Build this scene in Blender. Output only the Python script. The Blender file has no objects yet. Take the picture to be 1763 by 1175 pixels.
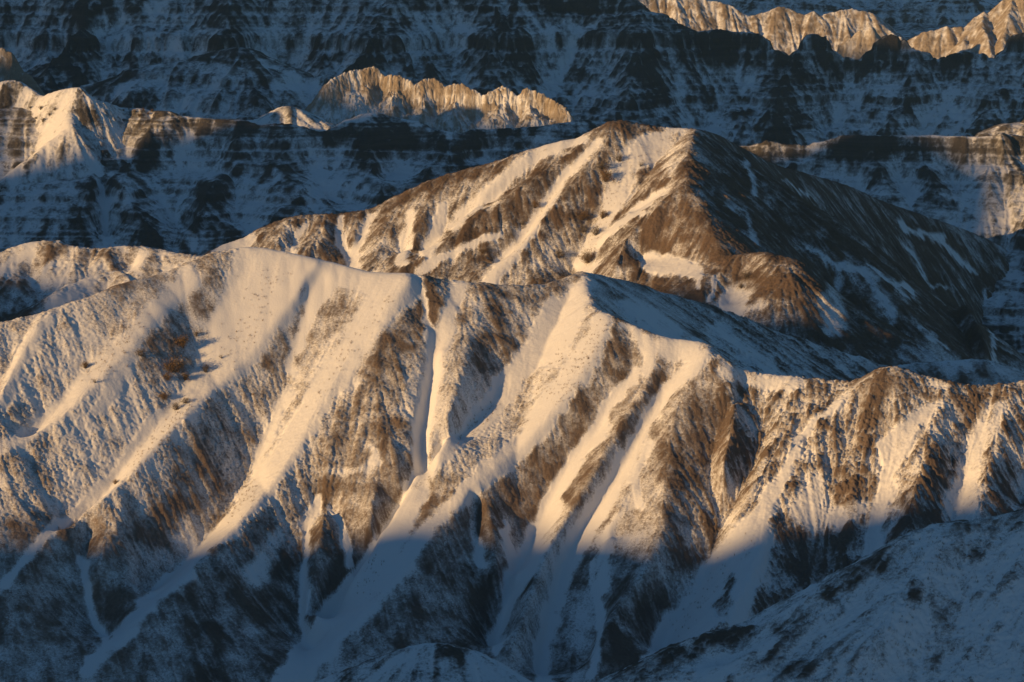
import bpy, math, random, time
import numpy as np

T0 = time.time()
S = bpy.context.scene

# ------------------------------------------------------------------ camera, sky, sun, exposure
CZ = 150.0                       # camera height above the valley datum (metres)
PITCH = math.radians(10.0)
FPX, CX, CY = 6000.0, 881.5, 587.5
cam_d = bpy.data.cameras.new('camera')
cam = bpy.data.objects.new('camera', cam_d)
S.collection.objects.link(cam)
cam.location = (0, 0, CZ)
cam.rotation_euler = (math.pi / 2 - PITCH, 0, 0)
cam_d.sensor_width = 36.0
cam_d.lens = 36.0 * FPX / 1763.0
cam_d.clip_start = 1.0
cam_d.clip_end = 20000.0
S.camera = cam

SUN_AZ, SUN_EL = math.radians(54.0), math.radians(9.5)     # azimuth: turned left from straight behind the camera
A_SUN = np.array([-math.sin(SUN_AZ), -math.cos(SUN_AZ)])    # horizontal direction towards the sun
P_SUN = np.array([-math.cos(SUN_AZ), math.sin(SUN_AZ)])     # across the sun's direction
TAN_EL = math.tan(SUN_EL)

w = bpy.data.worlds.new('World'); S.world = w; w.use_nodes = True
nt = w.node_tree
bg = nt.nodes['Background']
sky = nt.nodes.new('ShaderNodeTexSky')
sky.sky_type = 'NISHITA'; sky.sun_disc = False
sky.sun_elevation = SUN_EL
sky.sun_rotation = math.atan2(A_SUN[0], A_SUN[1])
sky.altitude = 900.0; sky.air_density = 1.0; sky.dust_density = 0.3; sky.ozone_density = 3.4
wb = nt.nodes.new('ShaderNodeMix'); wb.data_type = 'RGBA'; wb.blend_type = 'MULTIPLY'     # white balance of the skylight
wb.inputs[0].default_value = 1.0; wb.inputs[7].default_value = (0.82, 0.98, 0.97, 1)
nt.links.new(sky.outputs[0], wb.inputs[6]); nt.links.new(wb.outputs[2], bg.inputs[0])
bg.inputs[1].default_value = 0.074

sd = bpy.data.lights.new('sun', 'SUN')
sun = bpy.data.objects.new('sun', sd); S.collection.objects.link(sun)
sd.energy = 5.0; sd.angle = math.radians(0.7); sd.color = (1.0, 0.61, 0.25)
from mathutils import Vector
tosun = Vector((A_SUN[0] * math.cos(SUN_EL), A_SUN[1] * math.cos(SUN_EL), math.sin(SUN_EL)))
sun.rotation_euler = tosun.to_track_quat('Z', 'Y').to_euler()
sun.location = (-300, -100, 400)

S.view_settings.view_transform = 'Standard'
S.view_settings.look = 'None'
S.view_settings.exposure = 0.14
S.view_settings.gamma = 1.0

# ------------------------------------------------------------------ helpers
cP, sP = math.cos(PITCH), math.sin(PITCH)

def ray(u, v):
    a, b = np.asarray(u, float) - CX, CY - np.asarray(v, float)
    return np.stack([a, FPX * cP + b * sP, -FPX * sP + b * cP], -1)

def at(u, v, Y):
    d = ray(u, v)
    return d * (np.asarray(Y, float) / d[..., 1])[..., None] + np.array([0, 0, CZ])

def to_px(x, y, z):
    z = z - CZ
    f = y * cP - z * sP
    return CX + FPX * x / f, CY - FPX * (y * sP + z * cP) / f

def blur(a, s):
    if s <= 0.05: return a
    ny, nx = a.shape
    p = int(3 * s) + 2
    b = np.pad(a, p, mode='edge').astype(np.float32)
    F = np.fft.rfft2(b)
    fy = np.fft.fftfreq(b.shape[0])[:, None]; fx = np.fft.rfftfreq(b.shape[1])[None, :]
    F *= np.exp(-2 * (math.pi * s) ** 2 * (fx * fx + fy * fy))
    return np.fft.irfft2(F, b.shape)[p:p + ny, p:p + nx].astype(np.float32)

def noise(shape, s, rng):
    n = blur(rng.standard_normal(shape).astype(np.float32), s)
    return n / (n.std() + 1e-9)

def bil(a, fy, fx):
    ny, nx = a.shape
    fx = np.clip(fx, 0, nx - 1.001); fy = np.clip(fy, 0, ny - 1.001)
    ix = fx.astype(np.int32); iy = fy.astype(np.int32)
    tx = (fx - ix).astype(np.float32); ty = (fy - iy).astype(np.float32)
    k = iy * nx + ix
    f = a.ravel()
    return (f[k] * (1 - tx) + f[k + 1] * tx) * (1 - ty) + (f[k + nx] * (1 - tx) + f[k + nx + 1] * tx) * ty

def zoom(a, shape):
    ny, nx = shape
    fy = np.linspace(0, a.shape[0] - 1, ny)[:, None] + np.zeros((1, nx))
    fx = np.linspace(0, a.shape[1] - 1, nx)[None, :] + np.zeros((ny, 1))
    return bil(a, fy, fx)

def lic(tex, gx, gy, n, step=1.0):
    """smear a texture along the direction of steepest descent: rills that run the way water would"""
    ny, nx = tex.shape
    Y, X = np.mgrid[0:ny, 0:nx].astype(np.float32)
    out = tex.copy(); wsum = 1.0
    for sgn in (1, -1):
        px, py = X.copy(), Y.copy()
        for k in range(n):
            dx, dy = bil(gx, py, px), bil(gy, py, px)
            px += sgn * step * dx; py += sgn * step * dy
            wt = 1 - (k + 1) / (n + 1)
            out += wt * bil(tex, py, px); wsum += wt
    out -= out.mean()
    return out / (out.std() + 1e-9)

def relax(mask, val):
    """fill a field between traced lines (constraint cells) by multigrid relaxation"""
    ny, nx = mask.shape
    if min(ny, nx) > 12:
        py, px = ny % 2, nx % 2
        m2 = np.pad(mask.astype(np.float32), ((0, py), (0, px)))
        v2 = np.pad(val * mask, ((0, py), (0, px)))
        def dn(q): return q.reshape(q.shape[0] // 2, 2, q.shape[1] // 2, 2).sum((1, 3))
        ms, vs = dn(m2), dn(v2)
        c = relax(ms > 0, np.where(ms > 0, vs / np.maximum(ms, 1e-6), 0).astype(np.float32))
        f = zoom(c, (ny, nx)); n = 40
    else:
        f = np.full((ny, nx), (val * mask).sum() / max(mask.sum(), 1), np.float32); n = 300
    f = np.where(mask, val, f)
    for _ in range(n):
        p = np.pad(f, 1, mode='edge')
        g = 0.25 * (p[:-2, 1:-1] + p[2:, 1:-1] + p[1:-1, :-2] + p[1:-1, 2:])
        f = np.where(mask, val, g)
    return f.astype(np.float32)

def smooth01(x, a, b):
    t = np.clip((x - a) / (b - a), 0, 1)
    return t * t * (3 - 2 * t)

def dense(pts, n=12):
    p = np.array(pts, float)
    out = []
    for a, b in zip(p[:-1], p[1:]):
        L = max(2, int(np.hypot(*(b - a)[:2]) / n * 2))
        out.append(a + (b - a) * np.linspace(0, 1, L, endpoint=False)[:, None])
    out.append(p[-1:])
    return np.concatenate(out)

def chaikin(p):
    p = np.asarray(p, float)
    q = np.empty((2 * len(p), p.shape[1]))
    q[0], q[-1] = p[0], p[-1]
    q[1:-1:2] = 0.75 * p[:-1] + 0.25 * p[1:]
    q[2:-1:2] = 0.25 * p[:-1] + 0.75 * p[1:]
    return q

def seg_dist(X, Y, poly):
    """distance to a polyline and arclength fraction"""
    best = np.full(X.shape, 1e9, np.float32)
    for (x0, y0), (x1, y1) in zip(poly[:-1], poly[1:]):
        dx, dy = x1 - x0, y1 - y0
        t = np.clip(((X - x0) * dx + (Y - y0) * dy) / (dx * dx + dy * dy + 1e-9), 0, 1)
        best = np.minimum(best, np.hypot(X - x0 - t * dx, Y - y0 - t * dy))
    return best

def new_mesh_grid(name, X, Y, Z, attrs, mat):
    ny, nx = Z.shape
    co = np.stack([X, Y, Z], -1).astype(np.float32).reshape(-1, 3)
    i = np.arange(ny * nx).reshape(ny, nx)
    q = np.stack([i[:-1, :-1], i[:-1, 1:], i[1:, 1:], i[1:, :-1]], -1).reshape(-1, 4).astype(np.int32)
    me = bpy.data.meshes.new(name)
    me.vertices.add(len(co)); me.vertices.foreach_set('co', co.ravel())
    me.loops.add(q.size); me.loops.foreach_set('vertex_index', q.ravel())
    me.polygons.add(len(q))
    me.polygons.foreach_set('loop_start', np.arange(0, q.size, 4, dtype=np.int32))
    me.polygons.foreach_set('use_smooth', np.ones(len(q), bool))
    me.update(calc_edges=True)
    for k, a in attrs.items():
        at_ = me.attributes.new(k, 'FLOAT', 'POINT')
        at_.data.foreach_set('value', np.ascontiguousarray(a, np.float32).ravel())
    me.materials.append(mat)
    o = bpy.data.objects.new(name, me)
    S.collection.objects.link(o)
    return o

# ------------------------------------------------------------------ materials
def ground_mat(name, dark, mid, light, snow=(0.80, 0.80, 0.81), strata=0.0, fine=5.0, bump=0.06, speck=0.95, dust=0.62):
    m = bpy.data.materials.new(name); m.use_nodes = True
    t = m.node_tree; N = t.nodes; L = t.links
    b = N['Principled BSDF']; b.inputs['Roughness'].default_value = 0.9
    b.inputs['Specular IOR Level'].default_value = 0.15
    geo = N.new('ShaderNodeNewGeometry')
    def nz(scale, detail=4.0, rough=0.6, vec=None):
        n = N.new('ShaderNodeTexNoise'); n.inputs['Scale'].default_value = scale
        n.inputs['Detail'].default_value = detail; n.inputs['Roughness'].default_value = rough
        L.new(vec or geo.outputs['Position'], n.inputs['Vector']); return n.outputs['Fac']
    def math_(op, a, bb, c=None):
        n = N.new('ShaderNodeMath'); n.operation = op
        for k, x in enumerate((a, bb, c)):
            if x is None: continue
            if isinstance(x, (int, float)): n.inputs[k].default_value = x
            else: L.new(x, n.inputs[k])
        return n.outputs[0]
    def attr(k):
        n = N.new('ShaderNodeAttribute'); n.attribute_name = k; return n.outputs['Fac']
    def mix(f, c1, c2):
        n = N.new('ShaderNodeMix'); n.data_type = 'RGBA'
        for s, x in ((0, f), (6, c1), (7, c2)):
            if isinstance(x, tuple): n.inputs[s].default_value = (*x, 1)
            else: L.new(x, n.inputs[s])
        return n.outputs[2]
    def ramp(f, a, bb):
        n = N.new('ShaderNodeMapRange'); n.interpolation_type = 'SMOOTHSTEP'
        L.new(f, n.inputs[0]); n.inputs[1].default_value = a; n.inputs[2].default_value = bb
        return n.outputs[0]
    big = nz(fine * 0.05, 3.0)
    med = nz(fine * 0.6, 5.0, 0.65)
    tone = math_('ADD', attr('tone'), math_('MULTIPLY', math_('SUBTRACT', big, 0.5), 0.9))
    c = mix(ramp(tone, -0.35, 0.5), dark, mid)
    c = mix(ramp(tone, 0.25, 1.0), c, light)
    c = mix(math_('MULTIPLY', ramp(med, 0.35, 0.7), 0.45), c, dark)
    if strata > 0:
        sx = N.new('ShaderNodeMapping'); L.new(geo.outputs['Position'], sx.inputs['Vector'])
        sx.inputs['Scale'].default_value = (0.02, 0.02, strata); sx.inputs['Rotation'].default_value = (0.015, 0.02, 0)
        st = nz(1.0, 5.0, 0.75, sx.outputs[0])
        c = mix(math_('MULTIPLY', ramp(st, 0.40, 0.66), 0.42), c, tuple(0.55 * x for x in dark))
    f1 = nz(fine, 3.0, 0.7); f2 = nz(fine * 3.1, 2.0, 0.6)
    c = mix(math_('MULTIPLY', ramp(nz(fine * 0.35, 4.0, 0.7), 0.25, 0.7), math_('MULTIPLY', ramp(attr('snow'), 0.0, 0.42), dust)), c, snow)
    fn = math_('ADD', math_('MULTIPLY', math_('SUBTRACT', f1, 0.5), speck), math_('MULTIPLY', math_('SUBTRACT', f2, 0.5), speck * 0.6))
    sf = ramp(math_('ADD', attr('snow'), fn), 0.24, 0.72)
    col = mix(sf, c, snow)
    L.new(col, b.inputs['Base Color'])
    bp = N.new('ShaderNodeBump'); bp.inputs['Strength'].default_value = 0.9
    bp.inputs['Distance'].default_value = bump
    h = math_('ADD', math_('MULTIPLY', math_('ADD', f1, math_('MULTIPLY', f2, 0.6)), math_('SUBTRACT', 1.0, math_('MULTIPLY', sf, 0.75))), math_('MULTIPLY', sf, 0.25))
    L.new(h, bp.inputs['Height']); L.new(bp.outputs[0], b.inputs['Normal'])
    return m

# ------------------------------------------------------------------ hills
HILLS = {}

class Hill:
    def __init__(s, x0, x1, y0, y1, h, ridges, floor, seed, lines=(), macro=2, offblur=0.5, jag=0.0,
                 autospur=None, strata=None):
        s.x0, s.y0, s.h = x0, y0, h
        s.nx, s.ny = int((x1 - x0) / h) + 1, int((y1 - y0) / h) + 1
        s.hm = h * macro
        s.mx, s.my = int((x1 - x0) / s.hm) + 1, int((y1 - y0) / s.hm) + 1
        s.rng = np.random.default_rng(seed)
        X = (x0 + s.hm * np.arange(s.mx))[None, :].astype(np.float32) + np.zeros((s.my, 1), np.float32)
        Y = (y0 + s.hm * np.arange(s.my))[:, None].astype(np.float32) + np.zeros((1, s.mx), np.float32)
        s.X, s.Y = X, Y
        B = np.full(X.shape, floor, np.float32); D = np.full(X.shape, 1e6, np.float32)
        s.crests = []
        for r in ridges:
            p = np.array(r['pts'], float)
            P = at(p[:, 0], p[:, 1], p[:, 2])
            for _ in range(r.get('smooth', 1)): P = chaikin(P)
            if jag:
                P = dense_xyz(P, jag[1]); P[:, 2] += jag[0] * np.abs(s.rng.standard_normal(len(P))) * r.get('jag', 1.0) - jag[0] * 0.8 * r.get('jag', 1.0)
            s.crests.append(P)
            a, rr = r['slope'], r.get('r', 0.4)
            a2 = r.get('back', a)
            sig = r.get('steep')          # (height of the steep upper part, its slope)
            for q0, q1 in zip(P[:-1], P[1:]):
                dx, dy = q1[0] - q0[0], q1[1] - q0[1]
                t = np.clip(((X - q0[0]) * dx + (Y - q0[1]) * dy) / (dx * dx + dy * dy + 1e-9), 0, 1)
                ex, ey = X - q0[0] - t * dx, Y - q0[1] - t * dy
                dist = np.hypot(ex, ey)
                side = dx * ey - dy * ex          # >0 behind the crest for a left-to-right line
                sl = np.where(side > 0, a2, a)
                dd = np.sqrt(dist * dist + rr * rr) - rr
                drop = sl * dd
                if sig:
                    hs, ss = sig
                    drop = np.where(side > 0, drop, np.minimum(ss * dd, hs + sl * np.maximum(dd - hs / ss, 0)))
                zz = q0[2] + t * (q1[2] - q0[2]) - drop
                B = np.maximum(B, zz); D = np.minimum(D, dist)
        s.B, s.D = B.astype(np.float32), D
        s.M = s.B
        if autospur:
            for (wl, amp, length, grow) in autospur:
                Bs = blur(s.B, wl * 0.35 / s.hm)
                gy, gx = np.gradient(Bs); g = np.hypot(gx, gy) + 1e-6
                n = noise(s.B.shape, wl / 4.0 / s.hm, s.rng)
                k = max(1.0, length / 14 / s.hm)
                R = lic(n, gx / g, gy / g, 14, k)
                s.M = s.M + amp * (np.minimum(np.abs(R), 1.7) - 0.8) * (s.D / (s.D + grow))
            s.B = s.M.astype(np.float32)
        if lines:
            mask = np.zeros(X.shape, bool); val = np.zeros(X.shape, np.float32); cnt = np.zeros(X.shape, np.float32)
            for P in s.crests:
                Q = dense_xyz(P, s.hm * 0.7)
                ix = np.round((Q[:, 0] - x0) / s.hm).astype(int); iy = np.round((Q[:, 1] - y0) / s.hm).astype(int)
                k = (ix >= 0) & (ix < s.mx) & (iy >= 0) & (iy < s.my)
                mask[iy[k], ix[k]] = True
            cmask = mask.copy()
            for (o0, o1, pts) in lines:
                Q = dense(pts, 8)
                off = o0 + (o1 - o0) * np.linspace(0, 1, len(Q))
                W = s.hit(Q[:, 0], Q[:, 1], off)
                k = np.isfinite(W[:, 0]); W, off = W[k], off[k]
                if len(W) < 2: continue
                for a, b, oa, ob in zip(W[:-1], W[1:], off[:-1], off[1:]):
                    if np.hypot(*(b - a)[:2]) > 14: continue
                    n = max(2, int(np.hypot(*(b - a)[:2]) / s.hm * 1.5) + 1)
                    t = np.linspace(0, 1, n)
                    ix = np.round((a[0] + (b[0] - a[0]) * t - x0) / s.hm).astype(int)
                    iy = np.round((a[1] + (b[1] - a[1]) * t - y0) / s.hm).astype(int)
                    kk = (ix >= 0) & (ix < s.mx) & (iy >= 0) & (iy < s.my)
                    ix, iy = ix[kk], iy[kk]; o = (oa + (ob - oa) * t)[kk]
                    kk = ~cmask[iy, ix]
                    mask[iy[kk], ix[kk]] = True
                    np.add.at(val, (iy[kk], ix[kk]), o[kk]); np.add.at(cnt, (iy[kk], ix[kk]), 1)
            val = np.where(cnt > 0, val / np.maximum(cnt, 1), 0).astype(np.float32)
            s.off = blur(relax(mask, val), offblur / s.hm)
            s.M = s.B + s.off
        s.strata = strata
        if strata:
            sr = np.random.default_rng(strata['seed'])
            dz = 0.1; zz = np.arange(0, 400, dz)
            g = np.exp(strata['amp'] * noise((1, len(zz)), strata['thick'] / 3 / dz, sr)[0] + strata['amp'] * 0.6 * noise((1, len(zz)), strata['thick'] / 9 / dz, sr)[0])
            k = int(20 / dz)
            g = g / np.convolve(np.pad(g, k, mode='edge'), np.ones(2 * k + 1) / (2 * k + 1), 'valid')
            s.zt, s.gt = zz, g; cum = np.cumsum(g) * dz
            base = zz - np.convolve(np.pad(cum - zz, k, mode='edge'), np.ones(2 * k + 1) / (2 * k + 1), 'valid') * 0
            s.ct = cum - np.convolve(np.pad(cum - zz, k, mode='edge'), np.ones(2 * k + 1) / (2 * k + 1), 'valid')

    def hit(s, u, v, off=0.0, Z=None):
        """first point where the sight line through a photo pixel meets the surface raised by off"""
        u = np.atleast_1d(np.asarray(u, float)); v = np.atleast_1d(np.asarray(v, float))
        off = np.broadcast_to(np.asarray(off, float), u.shape)
        Z = s.M if Z is None else Z
        d = ray(u, v); d = d / d[:, 1:2]
        ys = np.arange(s.y0, s.y0 + s.hm * (s.my - 1), s.hm * 0.7)
        x = d[:, 0:1] * ys; z = CZ + d[:, 2:3] * ys
        zs = bil(Z, (ys[None, :] - s.y0) / s.hm + 0 * x, (x - s.x0) / s.hm) + off[:, None]
        below = z <= zs
        k = np.argmax(below, 1); ok = below.any(1)
        y = np.where(ok, ys[k], np.nan)
        return np.stack([d[:, 0] * y, y, CZ + d[:, 2] * y], -1)

    def strokes(s, lst, base):
        """snow cover traced as strokes; evaluated on the macro grid"""
        U, V = to_px(s.X, s.Y, s.M)
        # wander the edges so they never look drawn
        n1, n2 = noise(U.shape, 1.2 / s.hm, s.rng), noise(U.shape, 1.2 / s.hm, s.rng)
        n3, n4 = noise(U.shape, 0.4 / s.hm, s.rng), noise(U.shape, 0.4 / s.hm, s.rng)
        sc = FPX / s.Y
        U = U + (0.18 * n1 + 0.15 * n3) * sc; V = V + (0.18 * n2 + 0.15 * n4) * sc
        c = np.full(U.shape, base, np.float32) if np.isscalar(base) else base.astype(np.float32).copy()
        for (amt, wd, feather, pts) in lst:
            p = np.array(pts, float)
            if len(p) == 1: p = np.concatenate([p, p + 0.5])
            wds = np.linspace(wd[0], wd[1], len(p)) if isinstance(wd, tuple) else np.full(len(p), wd)
            R = wds.max() + feather
            sel = (U > p[:, 0].min() - R) & (U < p[:, 0].max() + R) & (V > p[:, 1].min() - R) & (V < p[:, 1].max() + R)
            if not sel.any(): continue
            u, v = U[sel], V[sel]
            f = np.zeros(u.shape, np.float32)
            for a, b, wa, wb in zip(p[:-1], p[1:], wds[:-1], wds[1:]):
                dx, dy = b - a
                t = np.clip(((u - a[0]) * dx + (v - a[1]) * dy) / (dx * dx + dy * dy + 1e-9), 0, 1)
                dist = np.hypot(u - a[0] - t * dx, v - a[1] - t * dy)
                ww = wa + (wb - wa) * t
                f = np.maximum(f, 1 - smooth01(dist, ww - feather * 0.5, ww + feather * 0.5))
            c[sel] = c[sel] + (amt - c[sel]) * f
        return c

    def build(s, name, mat, label, cover, rills=(), pop=(), smoothsnow=0.78, ampmap=None, snowk=(0.25, 0.25),
              tone=0.0, kind='structure', cat=None, group=None, ledge=0.0, flat=0.0, wind=0.0, gully=None):
        shp = (s.ny, s.nx)
        M = zoom(s.M, shp); M = blur(M, 0.8)
        C = zoom(cover.astype(np.float32), shp)
        amp = 1.0 if ampmap is None else zoom(ampmap.astype(np.float32), shp)
        Ms = blur(M, 0.5 / s.h)
        gy, gx = np.gradient(Ms); g = np.hypot(gx, gy) + 1e-6
        steep = g / s.h
        gx, gy = (gx / g).astype(np.float32), (gy / g).astype(np.float32)
        det = np.zeros(shp, np.float32); wgt = np.zeros(shp, np.float32)
        Dz = zoom(s.D.astype(np.float32), shp)
        for (wl, a, length, grow) in rills:
            n = noise(shp, wl / 4.0 / s.h, s.rng)
            R = lic(n, gx, gy, 14, max(0.7, length / 14 / s.h))
            e = np.minimum(np.abs(R), 1.8) - 0.8
            det += a * e * amp * (Dz / (Dz + grow))
            wgt += e
        for (wl, a) in pop:
            n = noise(shp, wl / 4.5 / s.h, s.rng)
            e = np.minimum(np.abs(n), 1.8) - 0.8
            det += a * e * amp
            wgt += 0.6 * e
        bare = 1 - smoothsnow * smooth01(C, 0.5, 0.95)
        big = noise(shp, 1.6 / s.h, s.rng) * 0.5 + noise(shp, 0.5 / s.h, s.rng) * 0.5
        Z = M + det * bare + 0.02 * noise(shp, 0.6 / s.h, s.rng)
        C = C + 0.04 * (1 - smooth01(C, 0.2, 0.8))
        k0 = snowk[0] if np.isscalar(snowk[0]) else zoom(np.asarray(snowk[0], np.float32), shp)
        snow = C - k0 * np.clip(wgt, -1.4, 1.4) * 0.6 + snowk[1] * big * 0.5
        if gully:
            q = zoom(blur(s.M, gully[1] / s.hm) - s.M, shp); q = q / (q.std() + 1e-6)
            snow = snow + gully[0] * np.clip(q, -1.5, 1.8)
        if ledge and s.strata:
            Zs = np.interp(Z, s.zt, s.ct)
            tilt = np.linspace(-1, 1, shp[1])[None, :] * 1.2
            warp = Z + 1.3 * noise(shp, 22 / s.h, s.rng) + 0.35 * noise(shp, 5 / s.h, s.rng) + tilt
            gg = np.interp(warp, s.zt, s.gt)
            snow = snow + ledge * (0.85 - gg).clip(-1, 0.7)
            Z = np.interp(warp, s.zt, s.ct) - (warp - Z)
        if wind:
            zy, zx = np.gradient(Z, s.h)
            # snow plastered on the windward faces
            sl = -(zx * -0.6 + zy * -0.8) - -(np.gradient(Ms, s.h)[1] * -0.6 + np.gradient(Ms, s.h)[0] * -0.8)
            snow = snow + wind * np.clip(-sl, -1, 1)
        if flat:
            snow = snow + flat * (0.62 - steep).clip(-0.6, 0.6)
        X = (s.x0 + s.h * np.arange(s.nx))[None, :] + np.zeros((s.ny, 1))
        Y = (s.y0 + s.h * np.arange(s.ny))[:, None] + np.zeros((1, s.nx))
        tn = tone if np.isscalar(tone) else zoom(tone.astype(np.float32), shp)
        tn = tn + np.zeros(shp, np.float32)
        o = new_mesh_grid(name, X, Y, Z, {'snow': snow, 'tone': tn}, mat)
        o['label'] = label
        if kind: o['kind'] = kind
        if cat: o['category'] = cat
        if group: o['group'] = group
        s.Zf = Z.astype(np.float32)
        print('built', name, shp, round(time.time() - T0, 1))
        return o

def dense_xyz(P, step):
    out = []
    for a, b in zip(P[:-1], P[1:]):
        n = max(1, int(np.hypot(*(b - a)[:2]) / step))
        out.append(a + (b - a) * np.linspace(0, 1, n, endpoint=False)[:, None])
    out.append(P[-1:])
    return np.concatenate(out)

# soils (real-world base colours)
M_SOIL = ground_mat('snowy_brown_soil', (0.095, 0.070, 0.055), (0.215, 0.160, 0.125), (0.31, 0.24, 0.185), fine=4.2, bump=0.13, speck=1.15)
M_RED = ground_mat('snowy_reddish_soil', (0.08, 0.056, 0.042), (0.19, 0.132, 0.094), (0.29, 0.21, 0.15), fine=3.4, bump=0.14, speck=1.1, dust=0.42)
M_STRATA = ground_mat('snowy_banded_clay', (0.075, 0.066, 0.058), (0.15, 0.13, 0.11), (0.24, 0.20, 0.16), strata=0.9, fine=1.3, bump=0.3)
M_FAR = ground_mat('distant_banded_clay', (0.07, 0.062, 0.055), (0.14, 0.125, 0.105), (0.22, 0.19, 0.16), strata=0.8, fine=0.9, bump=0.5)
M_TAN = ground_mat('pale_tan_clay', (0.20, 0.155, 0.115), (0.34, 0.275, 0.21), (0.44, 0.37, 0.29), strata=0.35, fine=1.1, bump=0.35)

# ================================================================== the big snowy ridge
front_crest = [(-140, 575, 402), (-60, 566, 403), (0, 558, 405), (82, 535, 408), (170, 505, 412), (218, 486, 415), (283, 472, 419), (340, 445, 422), (380, 431, 424), (437, 424, 425),
               (500, 436, 424), (560, 449, 423), (605, 461, 422), (640, 470, 421), (715, 471, 420), (760, 481, 421), (820, 488, 421), (900, 492, 422), (950, 488, 424),
               (1000, 467, 427), (1007, 492, 423), (1018, 531, 416), (1055, 545, 413.5), (1100, 565, 412), (1140, 581, 411), (1180, 586, 410), (1210, 590, 409), (1222, 603, 407), (1260, 628, 406),
               (1300, 642, 405), (1380, 650, 404), (1450, 658, 403), (1490, 650, 402.5), (1530, 626, 402), (1570, 642, 401.5), (1620, 656, 401), (1690, 664, 401), (1763, 657, 402), (1830, 640, 403), (1900, 630, 403)]
front_branch = [(1002, 468, 427.5), (1035, 475, 431), (1090, 487, 436), (1140, 505, 440), (1200, 520, 444), (1260, 540, 448), (1300, 560, 450), (1400, 590, 454), (1500, 622, 457), (1560, 645, 460)]

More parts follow.
